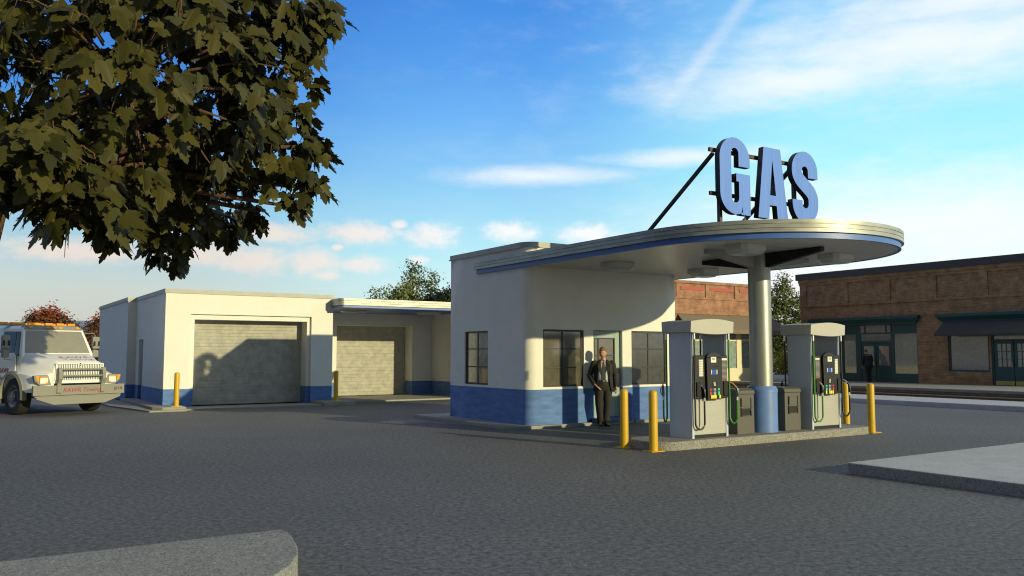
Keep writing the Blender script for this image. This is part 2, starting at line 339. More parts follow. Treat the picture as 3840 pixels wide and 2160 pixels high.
M_REDL = leaf_mat('red_leaf', (.13,.02,.01), (.36,.04,.015), .15)
M_YELL = leaf_mat('mustard_leaf', (.20,.18,.01), (.40,.34,.02), .2)
M_ORGL = leaf_mat('orange_leaf', (.25,.10,.02), (.45,.17,.02), .2)
M_GRNL = leaf_mat('green_leaf', (.05,.10,.03), (.13,.20,.05), .2)
M_FIELD = mat('dry_grass', (.17,.13,.045), .95, var=.3, vscale=.3, col2=(.10,.12,.035))
M_HILL = mat('hazed_wooded_hill', (.30,.36,.43), 1, var=.15, vscale=.02)  # pale blue of distance haze is mixed into the slope colour

# ------------------------------------------------------------------ mesh helpers
class MB:
    def __init__(s): s.v = []; s.f = []; s.m = []; s.a = None
    def face(s, pts, mi=0):
        k = len(s.v); s.v += [tuple(p) for p in pts]; s.f.append(tuple(range(k, k+len(pts)))); s.m.append(mi)
    def box(s, x0, x1, y0, y1, z0, z1, mi=0):
        k = len(s.v); s.v += [(x,y,z) for z in (z0,z1) for y in (y0,y1) for x in (x0,x1)]
        for q in ((0,2,3,1),(4,5,7,6),(0,1,5,4),(2,6,7,3),(0,4,6,2),(1,3,7,5)): s.f.append(tuple(k+i for i in q)); s.m.append(mi)
        return s
    def hexa(s, pts, mi=0):
        """8 points: bottom 4 ccw, top 4 ccw"""
        k = len(s.v); s.v += [tuple(p) for p in pts]
        for q in ((3,2,1,0),(4,5,6,7),(0,1,5,4),(1,2,6,5),(2,3,7,6),(3,0,4,7)): s.f.append(tuple(k+i for i in q)); s.m.append(mi)
        return s
    def prism(s, poly, z0, z1, mi=0, mt=None, axis='z'):
        n = len(poly); k = len(s.v)
        def P(p, h): return (p[0], p[1], h) if axis == 'z' else ((p[0], h, p[1]) if axis == 'y' else (h, p[0], p[1]))
        s.v += [P(p, z0) for p in poly] + [P(p, z1) for p in poly]
        s.f.append(tuple(k+i for i in reversed(range(n)))); s.m.append(mi)
        s.f.append(tuple(k+n+i for i in range(n))); s.m.append(mi if mt is None else mt)
        for i in range(n):
            j = (i+1) % n; s.f.append((k+i, k+j, k+n+j, k+n+i)); s.m.append(mi)
        return s
    def loft(s, rings, cap=True, mi=0, closed=True):
        k = len(s.v); n = len(rings[0])
        for r in rings: s.v += [tuple(p) for p in r]
        for a in range(len(rings)-1):
            for i in range(n if closed else n-1):
                j = (i+1) % n; s.f.append((k+a*n+i, k+a*n+j, k+(a+1)*n+j, k+(a+1)*n+i)); s.m.append(mi)
        if cap:
            s.f.append(tuple(k+i for i in reversed(range(n)))); s.m.append(mi)
            s.f.append(tuple(k+(len(rings)-1)*n+i for i in range(n))); s.m.append(mi)
        return s
    def cyl(s, c, r, z0, z1, n=24, mi=0, r2=None, axis='z'):
        r2 = r if r2 is None else r2; rings = []
        for z, q in ((z0, r), (z1, r2)):
            ring = []
            for i in range(n):
                a = 2*math.pi*i/n; x, y = q*math.cos(a), q*math.sin(a)
                ring.append((c[0]+x, c[1]+y, z) if axis == 'z' else ((c[0]+x, z, c[1]+y) if axis == 'y' else (z, c[0]+x, c[1]+y)))
            rings.append(ring)
        return s.loft(rings, mi=mi)
    def lathe(s, c, prof, n=24, mi=0):
        return s.loft([[(c[0]+r*math.cos(2*math.pi*i/n), c[1]+r*math.sin(2*math.pi*i/n), z) for i in range(n)] for r, z in prof], mi=mi)
    def tube(s, pts, rad, n=8, mi=0, sq=1.0):
        pts = [Vector(p) for p in pts]; rings = []
        for i, p in enumerate(pts):
            t = (pts[min(i+1, len(pts)-1)] - pts[max(i-1, 0)]).normalized()
            u = t.cross(Vector((0,0,1)) if abs(t.z) < .95 else Vector((1,0,0))).normalized(); w = t.cross(u).normalized()
            q = rad[i] if isinstance(rad, (list, tuple)) else rad
            rings.append([tuple(p + u*q*math.cos(2*math.pi*k/n) + w*q*sq*math.sin(2*math.pi*k/n)) for k in range(n)])
        return s.loft(rings, mi=mi)
    def bar(s, a, b, w, h, mi=0):
        a, b = Vector(a), Vector(b); t = (b-a).normalized(); u = t.cross(Vector((0,0,1)) if abs(t.z) < .95 else Vector((1,0,0))).normalized(); q = t.cross(u).normalized()
        rings = [[tuple(p + u*w/2*i + q*h/2*j) for i, j in ((-1,-1),(1,-1),(1,1),(-1,1))] for p in (a, b)]
        return s.loft(rings, mi=mi)
    def wall(s, p0, p1, z0, z1, holes, th, mi=0, mo=1, ends=True):
        """wall from p0 to p1 (outer face on the right-hand side of the walk), holes (s0,s1,z0,z1)"""
        p0, p1 = Vector((p0[0], p0[1], 0)), Vector((p1[0], p1[1], 0)); Ln = (p1-p0).length; t = (p1-p0)/Ln; inn = Vector((-t.y, t.x, 0))
        us = sorted({0, Ln, *[h[0] for h in holes], *[h[1] for h in holes]}); zs = sorted({z0, z1, *[h[2] for h in holes], *[h[3] for h in holes]})
        def P(u, z, d): q = p0 + t*u + inn*d; return (q.x, q.y, z)
        for a, b in zip(us, us[1:]):
            for c, d in zip(zs, zs[1:]):
                m = ((a+b)/2, (c+d)/2)
                if any(h[0] < m[0] < h[1] and h[2] < m[1] < h[3] for h in holes): continue
                s.face([P(a,c,0), P(b,c,0), P(b,d,0), P(a,d,0)], mi); s.face([P(a,c,th), P(a,d,th), P(b,d,th), P(b,c,th)], mo)
        for a, b, c, d in holes:
            s.face([P(a,c,0), P(a,d,0), P(a,d,th), P(a,c,th)], mi); s.face([P(b,c,0), P(b,c,th), P(b,d,th), P(b,d,0)], mi)
            s.face([P(a,d,0), P(b,d,0), P(b,d,th), P(a,d,th)], mi)
            if c > z0: s.face([P(a,c,0), P(a,c,th), P(b,c,th), P(b,c,0)], mi)
        if ends:
            s.face([P(0,z0,0), P(0,z1,0), P(0,z1,th), P(0,z0,th)], mi); s.face([P(Ln,z0,0), P(Ln,z0,th), P(Ln,z1,th), P(Ln,z1,0)], mi)
        return s
def obj(name, mb, mats, parent=None, off=(0,0,0), smooth=None, bevel=0.0, merge=True, label=None, seg=2):
    me = bpy.data.meshes.new(name)
    me.from_pydata([(v[0]-off[0], v[1]-off[1], v[2]-off[2]) for v in mb.v], [], mb.f)
    if not isinstance(mats, (list, tuple)): mats = [mats]
    for m in mats: me.materials.append(m)
    me.polygons.foreach_set('material_index', [min(i, len(mats)-1) for i in mb.m])
    if merge:
        bm = bmesh.new(); bm.from_mesh(me); bmesh.ops.remove_doubles(bm, verts=bm.verts, dist=1e-5)
        bmesh.ops.recalc_face_normals(bm, faces=bm.faces); bm.to_mesh(me); bm.free()
    if mb.a is not None:
        at = me.attributes.new('tone', 'FLOAT', 'FACE'); at.data.foreach_set('value', mb.a)
    o = bpy.data.objects.new(name, me); COL.objects.link(o)
    if parent is not None: o.parent = parent
    else: o.location = off
    if smooth is not None:
        me.polygons.foreach_set('use_smooth', [True]*len(me.polygons))
        me.set_sharp_from_angle(angle=R(smooth))
    if bevel:
        b = o.modifiers.new('Bevel', 'BEVEL'); b.width = bevel; b.segments = seg; b.limit_method = 'ANGLE'; b.angle_limit = R(40)
    if label: o['label'] = label
    return o
def tag(o, label=None, cat=None, group=None, kind=None):
    if label: o['label'] = label
    if cat: o['category'] = cat
    if group: o['group'] = group
    if kind: o['kind'] = kind
    return o
def thing(name, label, cat, loc=(0,0,0), rz=0, group=None):
    o = bpy.data.objects.new(name, None); COL.objects.link(o); o.location = loc; o.rotation_euler = (0,0,rz); o.empty_display_size = .2
    return tag(o, label, cat, group)
def struct(name, mb, m, off=(0,0,0), **k): return tag(obj(name, mb, m, off=off, **k), kind='structure')
def copy_tree(o, parent=None):
    c = o.copy(); COL.objects.link(c)
    if parent is not None: c.parent = parent
    for ch in [x for x in COL.objects if x.parent is o]: copy_tree(ch, c)
    return c
def arc(cx, cy, r, a0, a1, n, rx=None):
    return [(cx + (rx or r)*math.cos(R(a0+(a1-a0)*i/n)), cy + r*math.sin(R(a0+(a1-a0)*i/n))) for i in range(n+1)]
def rrect(x0, x1, y0, y1, r, n=5):
    return arc(x1-r,y0+r,r,-90,0,n)+arc(x1-r,y1-r,r,0,90,n)+arc(x0+r,y1-r,r,90,180,n)+arc(x0+r,y0+r,r,180,270,n)
def text_mesh(name, s, size, m, parent, M, ext=.003, shear=0.0, space=1.0, thin=0.0):
    cu = bpy.data.curves.new(name, 'FONT'); cu.body = s; cu.size = size; cu.extrude = ext; cu.shear = shear; cu.align_x = 'CENTER'; cu.align_y = 'CENTER'; cu.space_character = space; cu.offset = -thin
    t = bpy.data.objects.new(name+'_tmp', cu); COL.objects.link(t); dg = bpy.context.evaluated_depsgraph_get()
    me = bpy.data.meshes.new_from_object(t.evaluated_get(dg)); bpy.data.objects.remove(t); me.transform(M); me.materials.clear(); me.materials.append(m)
    o = bpy.data.objects.new(name, me); COL.objects.link(o); o.parent = parent; return o

# ------------------------------------------------------------------ ground
g = MB(); g.face([(-1500,-1500,0),(1500,-1500,0),(1500,1500,0),(-1500,1500,0)])
struct('ground', MB().prism([(-900,-900),(900,-900),(900,1600),(-900,1600)], -.5, -.012), M_FIELD)
struct('asphalt_lot', MB().prism([(-40,-30),(60,-30),(60,70),(-40,70)], -.3, 0), M_ASPH)
# foreground kerbed island, lower left
poly = [(2.31,7.01),(-4,7.01),(-4,4.7),(0,4.75),(.9,4.98),(1.45,5.27),(1.83,5.62),(1.98,5.8),(2.13,6.09),(2.21,6.33),(2.285,6.68),(2.312,6.86)]
struct('kerb_island', MB().prism(poly, -.05, .2), M_CONC, bevel=.012)
# pavement slab at the lower right
sl = MB().prism([(10.37,7.34),(10.37,-12),(34,-12),(34,7.34)], -.05, .15, 0, 1)
struct('pavement_slab', sl, [M_CONC, M_CONCL], bevel=.02)
# walk round the station
poly = [(10.05,20.0)] + arc(10.45,15.77,.4,180,270,6) + [(12.36,15.37),(12.36,15.41),(13.62,15.41),(13.62,15.37),(15.5,15.37),(15.5,20.0)]
struct('station_walk', MB().prism(poly, -.05, .07), M_CURBK, bevel=.008)
# pump island
struct('pump_island', MB().prism(rrect(9.98,16.06,10.635,11.70,.42,8), -.05, .15), M_CONC, bevel=.022, seg=3)
# walks in front of the garage
struct('garage_walk', MB().prism([(4.73,31.96),(4.73,26.1),(4.95,25.8),(5.60,25.8),(5.66,27.0),(5.2,27.0),(5.2,31.96)], -.05, .12), M_CURBK, bevel=.015)
struct('garage_step', MB().prism([(3.9,37),(4.0,29.0),(4.57,25.62),(5.57,25.62),(5.57,25.79),(4.85,25.79),(4.70,26.1),(4.70,37)], -.05, .045), M_CURBK)
struct('garage_walk', MB().prism([(9.75,27.0),(9.79,25.84),(10.85,25.84),(10.85,26.3),(10.6,27.0)], -.05, .12), M_CURBK, bevel=.015)
struct('garage_apron', MB().prism([(5.62,27.2),(5.62,25.9),(9.77,25.9),(9.77,27.2)], -.05, .045), M_CURBK)
struct('bay_floor', MB().prism([(10.45,30.3),(10.62,27.1),(17,27.1),(17,30.3)], -.05, .05), M_CURBK)
# far kerb, tracks, platform
struct('far_pavement', MB().prism([(25.5,60),(25.5,-20),(28.1,-20),(28.1,60)], -.05, .15), M_CONCL, bevel=.02)
struct('track_bed', MB().prism([(28.1,60),(28.1,-20),(35.6,-20),(35.6,60)], -.05, .05), M_DARKG)
for x, lb in ((28.75,'rusty steel rail closest to the far pavement'),(30.25,'second rusty rail counted from the far pavement'),(32.3,'third rusty rail counted from the far pavement'),(33.8,'rusty steel rail closest to the shop platform')):
    tag(obj('rail', MB().box(x-.03,x+.03,-20,60,.05,.12), M_RAIL, off=(x,20,.05)), lb, 'rail', 'rails of the tracks')
struct('platform', MB().prism([(35.6,60),(35.6,-20),(60,-20),(60,60)], -.05, .15), M_CURBK, bevel=.02)

# ------------------------------------------------------------------ the station kiosk
X0, X1, Y0, Y1 = 10.582, 15.08, 15.493, 19.02
ST = thing('gas_station', 'small white stucco gas station with a blue base and rounded canopy', 'gas station', (12.8,17,0))
so_ = (12.8,17,0)
rc = .22
mb = MB()
WZ = (.905, 2.205)
mb.wall((X0,Y1), (X0,Y0+rc), .05, 4.05, [(Y1-18.30, Y1-17.19, .905, 2.205)], .14, ends=False)
mb.wall((X0+rc,Y0), (X1,Y0), .05, 4.05, [(10.995-X0-rc, 12.16-X0-rc, *WZ), (12.44-X0-rc, 13.33-X0-rc, .05, 2.207), (13.62-X0-rc, 14.785-X0-rc, *WZ)], .14, ends=False)
mb.wall((X1,Y0), (X1,Y1), .05, 4.05, [(.8,2.0,.905,2.205)], .14, ends=False)
mb.wall((X1,Y1), (X0,Y1), .05, 4.05, [], .14, ends=False)
a1 = arc(X0+rc, Y0+rc, rc, 180, 270, 12)
for (p, q) in zip(a1, a1[1:]): mb.face([(p[0],p[1],.05),(q[0],q[1],.05),(q[0],q[1],4.05),(p[0],p[1],4.05)])
obj('wall', mb, [M_STU, M_INT], ST, so_, smooth=30)
obj('floor', MB().box(X0+.15,X1-.15,Y0+.15,Y1-.15,.0,.08), M_CURBK, ST, so_)
obj('ceiling', MB().box(X0+.16,X1-.16,Y0+.16,Y1-.16,2.75,2.85), M_INT, ST, so_)
def station_outline(o): return [(X1+o,Y1+o),(X0-o,Y1+o)] + arc(X0+rc+.12,Y0+rc+.12,rc+.12+o,180,270,10) + [(X1+o,Y0-o)]
mb = MB().prism(station_outline(.02), 4.075, 4.18); mb.prism(station_outline(.045), 4.05, 4.075)
obj('roof_cap', mb, M_CAP, ST, so_)
obj('roof', MB().box(X0+.16,X1-.16,Y0+.3,Y1-.16,3.9,3.98), M_ROOF, ST, so_)
def window(parent, off, axis, a0, a1, z0, z1, pos, inward, gl=M_GLASS, nm='window', cols=2, rows=3, fw=.045, mw=.028, fm=M_FRAME, depth=.05):
    """frame and muntins in a reveal; axis 'x' runs along X, glass recessed by `inward`"""
    mb = MB(); p0, p1 = sorted((pos+inward*.4, pos+inward*.4+math.copysign(depth, inward)))
    def bx(u0,u1,w0,w1,d0,d1):
        if axis == 'x': mb.box(u0,u1,d0,d1,w0,w1)
        else: mb.box(d0,d1,u0,u1,w0,w1)
    e = .004
    bx(a0+e,a0+fw,z0+e,z1-e,p0,p1); bx(a1-fw,a1-e,z0+e,z1-e,p0,p1); bx(a0+fw,a1-fw,z1-fw,z1-e,p0,p1); bx(a0+fw,a1-fw,z0+e,z0+fw,p0,p1)
    q0, q1 = p0+.008, p1-.008
    for i in range(1, cols): u = a0+(a1-a0)*i/cols; bx(u-mw/2,u+mw/2,z0+fw,z1-fw,q0,q1)
    for i in range(1, rows):
        w = z0+(z1-z0)*i/rows
        for c in range(cols):
            l = a0+fw if c == 0 else a0+(a1-a0)*c/cols+mw/2; r_ = a1-fw if c == cols-1 else a0+(a1-a0)*(c+1)/cols-mw/2
            bx(l,r_,w-mw/2,w+mw/2,q0,q1)
    o = obj(nm, mb, fm, parent, off)
    pm = MB(); gm = (p0+p1)/2
    if axis == 'x': pm.box(a0+fw*.6,a1-fw*.6,gm-.004,gm+.004,z0+fw*.6,z1-fw*.6)
    else: pm.box(gm-.004,gm+.004,a0+fw*.6,a1-fw*.6,z0+fw*.6,z1-fw*.6)
    obj('pane', pm, gl, o); 
    for ch in (x for x in COL.objects if x.parent is o):
        for v in ch.data.vertices: v.co -= Vector(off)
    return o
window(ST, so_, 'y', 17.19, 18.30, .905, 2.205, X0, .10, M_GLASSL)
window(ST, so_, 'x', 10.995, 12.16, .905, 2.205, Y0, .10)
window(ST, so_, 'x', 13.62, 14.785, .905, 2.205, Y0, .10, M_GLASSR)
# door in its recess
dy = Y0+.09
mb = MB(); mb.box(12.445,12.53,dy,dy+.05,.16,2.2); mb.box(13.17,13.325,dy,dy+.05,.16,2.2); mb.box(12.53,13.17,dy,dy+.05,2.03,2.2); mb.box(12.53,13.17,dy,dy+.05,.16,.74)
D = obj('door', mb, M_DOOR, ST, so_, bevel=.006)
mb = MB(); mb.box(12.53,12.555,dy-.006,dy+.03,.74,2.03); mb.box(13.145,13.17,dy-.006,dy+.03,.74,2.03); mb.box(12.555,13.145,dy-.006,dy+.03,2.005,2.03); mb.box(12.555,13.145,dy-.006,dy+.03,.74,.765)
mb.box(12.66,12.685,dy,dy+.03,.765,2.005); mb.box(12.555,12.66,dy,dy+.03,1.60,1.622); mb.box(12.685,13.145,dy,dy+.03,1.60,1.622); mb.box(12.685,13.145,dy,dy+.03,1.17,1.19)
obj('glazing_bars', mb, M_FRAME, D, so_)
obj('pane', MB().box(12.54,13.16,dy+.018,dy+.026,.75,2.02), M_GLASS, D, so_)
obj('handle', MB().box(13.22,13.27,dy-.04,dy-.002,.95,1.2), M_DOOR, D, so_, bevel=.008)
mb = MB(); mb.box(12.98,13.10,dy+.004,dy+.010,.80,1.05,0); mb.box(12.99,13.09,dy+.004,dy+.0105,1.05,1.11,1)
obj('notice', mb, [M_BLUE, M_PAPER], D, so_)
obj('door_step', MB().prism([(12.30,15.36),(13.50,15.36),(13.36,15.60),(12.44,15.60)], .06, .155), M_DOORB, ST, so_, bevel=.01)

# canopy on its column
CX, CY, CR = 13.25, 11.40, 2.72; CB = 17.65
def canopy_outline(o, n=64): return [(CX+CR-.30+o, CB+o), (CX-CR-o, CB+o)] + arc(CX, CY, CR+o, 180, 360, n)
CA = obj('canopy', MB().prism(canopy_outline(-.05), 3.612, 3.66), M_SOFF, ST, so_)
def ring_band(mb, o_out, o_in, z0, z1, mi=0):
    a, b = canopy_outline(o_out), canopy_outline(o_in); n = len(a)
    for i in range(n):
        j = (i+1) % n
        mb.face([(*a[i],z0),(*a[j],z0),(*a[j],z1),(*a[i],z1)], mi); mb.face([(*b[i],z0),(*b[i],z1),(*b[j],z1),(*b[j],z0)], mi)
        mb.face([(*a[i],z1),(*a[j],z1),(*b[j],z1),(*b[i],z1)], mi); mb.face([(*a[i],z0),(*b[i],z0),(*b[j],z0),(*a[j],z0)], mi)
mb = MB(); ring_band(mb, 0, -.05, 3.60, 3.70)
obj('blue_trim', mb, M_BLUE, CA, so_, smooth=40)
mb = MB()
for k in range(3):
    z0 = 3.70+.073*k; ring_band(mb, .05, -.03, z0+.004, z0+.066); ring_band(mb, .036, -.03, z0+.066, z0+.077 if k < 2 else z0+.073)
obj('metal_fascia', mb, M_FASC, CA, so_, smooth=40)
obj('canopy_deck', MB().prism(canopy_outline(-.04), 3.78, 3.86), M_ROOF, CA, so_)
def lamp(x, y, z=3.61, rx=.33, ry=.26, dz=.17, parent=CA, off=so_):
    mb = MB(); oc = lambda a, b: [(x-a+.1,y-b),(x+a-.1,y-b),(x+a,y-b+.08),(x+a,y+b-.08),(x+a-.1,y+b),(x-a+.1,y+b),(x-a,y+b-.08),(x-a,y-b+.08)]
    mb.loft([[(*p,z) for p in oc(rx,ry)], [(*p,z-dz*.6) for p in oc(rx,ry)]], mi=0); o = obj('light_fixture', mb, M_LAMPB, parent, off)
    m2 = MB(); m2.loft([[(*p,z-dz*.6) for p in oc(rx-.005,ry-.005)], [(*p,z-dz) for p in oc(rx-.07,ry-.06)]]); obj('lens', m2, M_LAMP, o, off)
for x, y in ((11.85,10.35),(14.45,10.35),(11.85,13.9),(14.45,13.9)): lamp(x, y)
PX, PY = 13.13, 11.14
def arm(dx, dy_, m):
    mb = MB(); L_ = 1.47; w = .055
    def P(s_, t_, z): return (PX+dx*s_-dy_*t_, PY+dy_*s_+dx*t_, z)
    mb.hexa([P(.2,-w,3.33),P(.2,w,3.33),P(L_,w,3.53),P(L_,-w,3.53),P(.2,-w,3.608),P(.2,w,3.608),P(L_,w,3.608),P(L_,-w,3.608)])
    obj('support_arm', mb, m, CA, so_)
arm(-1,0,M_GREYM); arm(1,0,M_GREYM); arm(0,-1,M_BLKP); arm(0,1,M_BLKP)
COLM = obj('column', MB().cyl((PX,PY), .217, .9, 3.608, 40), M_COL, ST, so_, smooth=40)
mb = MB().lathe((PX,PY), [(.29,.15),(.292,.90),(.30,.905),(.30,.965),(.262,1.03),(.222,1.03)], 40)
obj('base_sleeve', mb, M_SLEEVE, COLM, so_, smooth=25)

# GAS sign on the canopy
SG = thing('gas_sign', 'tall blue capital letters GAS on a brown steel frame above the canopy', 'sign', (13,10.76,3.93))
sgo = (13,10.76,3.93); SY = 10.65; SD = .12
def letter(nm, loops, x0, z0):
    cu = bpy.data.curves.new(nm, 'CURVE'); cu.dimensions = '2D'; cu.fill_mode = 'BOTH'; cu.extrude = SD/2
    for lp in loops:
        sp = cu.splines.new('POLY'); sp.points.add(len(lp)-1); sp.use_cyclic_u = True
        for p, q in zip(sp.points, lp): p.co = (q[0], q[1], 0, 1)
    t = bpy.data.objects.new(nm+'_tmp', cu); COL.objects.link(t); dg = bpy.context.evaluated_depsgraph_get()
    me = bpy.data.meshes.new_from_object(t.evaluated_get(dg)); bpy.data.objects.remove(t)
    me.transform(Matrix.Translation((x0-sgo[0], SY+SD/2-sgo[1], z0-sgo[2])) @ Matrix.Rotation(R(90), 4, 'X'))
    me.materials.clear(); me.materials.append(M_LETF); me.materials.append(M_LETS)
    for p in me.polygons: p.material_index = 0 if p.normal.y < -.7 else 1
    o = bpy.data.objects.new(nm, me); COL.objects.link(o); o.parent = SG
H = 1.447; w = .405; t = .305; Wg = .81; ci = (Wg-2*t)/2
G = arc(w, H-w, w, 180, 0, 24) + [(Wg,.63*H),(Wg-t,.63*H)] + arc(w, .865*H-ci, ci, 0, 180, 12) + arc(w, .15*H+ci, ci, 180, 360, 12) + [(Wg-t,.43*H),(Wg-t-.07,.43*H),(Wg-t-.07,.535*H),(Wg,.535*H),(Wg,0),(Wg-.26,0),(Wg-.215,.115*H)] + arc(w, w, w, -62, -180, 18)
letter('letter_g', [G], 11.55, 4.237)
Wa = .86; Ha = .957*H
letter('letter_a', [[(0,0),(.355*Wa,0),(.385*Wa,.18*H),(.615*Wa,.18*H),(.645*Wa,0),(Wa,0),(.775*Wa,Ha),(.215*Wa,Ha)], [(.40*Wa,.315*H),(.50*Wa,.80*H),(.60*Wa,.315*H)]], 12.575, 4.237)
Ws = .79; ts = .30; rr_ = (Ws-ts)/2
cl = [(Ws-ts/2,.635*H)] + arc(Ws/2, H-Ws/2, rr_, 0, 180, 16)
P0, P1, P2, P3 = Vector((ts/2,.71*H)), Vector((ts/2,.55*H)), Vector((Ws-ts/2,.50*H)), Vector((Ws-ts/2,.33*H))
for i in range(0, 17): q = i/16; v = P0*(1-q)**3+P1*3*q*(1-q)**2+P2*3*q*q*(1-q)+P3*q**3; cl.append((v.x, v.y))
cl += arc(Ws/2, Ws/2, rr_, 0, -180, 16) + [(ts/2,.315*H)]
lft, rgt = [], []
for i, p in enumerate(cl):
    a, b = Vector(cl[max(0,i-1)]), Vector(cl[min(len(cl)-1,i+1)]); d = (b-a).normalized(); n = Vector((-d.y, d.x))
    th_ = ts*(1.0 if i < 17 or i > 34 else 1.0)
    lft.append(tuple(Vector(p)+n*th_/2)); rgt.append(tuple(Vector(p)-n*th_/2))
letter('letter_s', [lft+rgt[::-1]], 13.58, 4.237)
yb = SY+SD+.05
mb = MB()
for z in (5.44, 4.62): mb.box(11.48,14.30,yb,yb+.05,z-.035,z+.035)
mb.box(11.70,14.2,yb-.02,yb+.04,3.98,4.06)
obj('cross_bars', mb, M_RUST, SG, sgo)
for x in (11.80, 13.95): obj('post', MB().box(x-.035,x+.035,yb+.052,yb+.12,3.86,5.5), M_RUST, SG, sgo)
for x in (11.72, 14.02): obj('brace', MB().bar((x,yb+.15,5.42),(x,yb+2.35,3.86), .07, .05), M_LETS, SG, sgo)
mb = MB(); mb.bar((12.3,yb+.1,4.05),(13.9,yb+.1,5.4),.05,.05); obj('brace', mb, M_RUST, SG, sgo)

# ------------------------------------------------------------------ bollards
def bollard():
    t_ = thing('bollard', '', 'bollard', group='yellow steel bollards')
    mb = MB().lathe((0,0), [(.075,0),(.075,.965),(.071,.995),(.058,1.018),(.036,1.03),(.008,1.032)], 24)
    obj('post', mb, M_YEL, t_, smooth=50)
    obj('base_plate', MB().box(-.15,.15,-.13,.13,.0,.012), M_YEL, t_); return t_
bl = [((9.90,11.48,0),'yellow bollard at the rounded left end of the pump island, nearer the kiosk door'),
      ((9.955,10.79,0),'yellow bollard at the front left corner of the pump island, nearest the camera'),
      ((16.13,10.80,0),'yellow bollard on the asphalt past the right end of the pump island'),
      ((16.2,11.45,0),'yellow bollard half hidden behind the right fuel pump'),
      ((5.38,26.1,.12),'yellow bollard in front of the white garage wall near the tow truck'),
      ((10.33,26.22,.12),'shaded yellow bollard between the two garage doors')]
b0 = bollard()
for i, (p, lb) in enumerate(bl):
    b = b0 if i == 0 else copy_tree(b0); b.location = p; b['label'] = lb
    if i >= 4: b.scale = (1.0,1.0,.96)

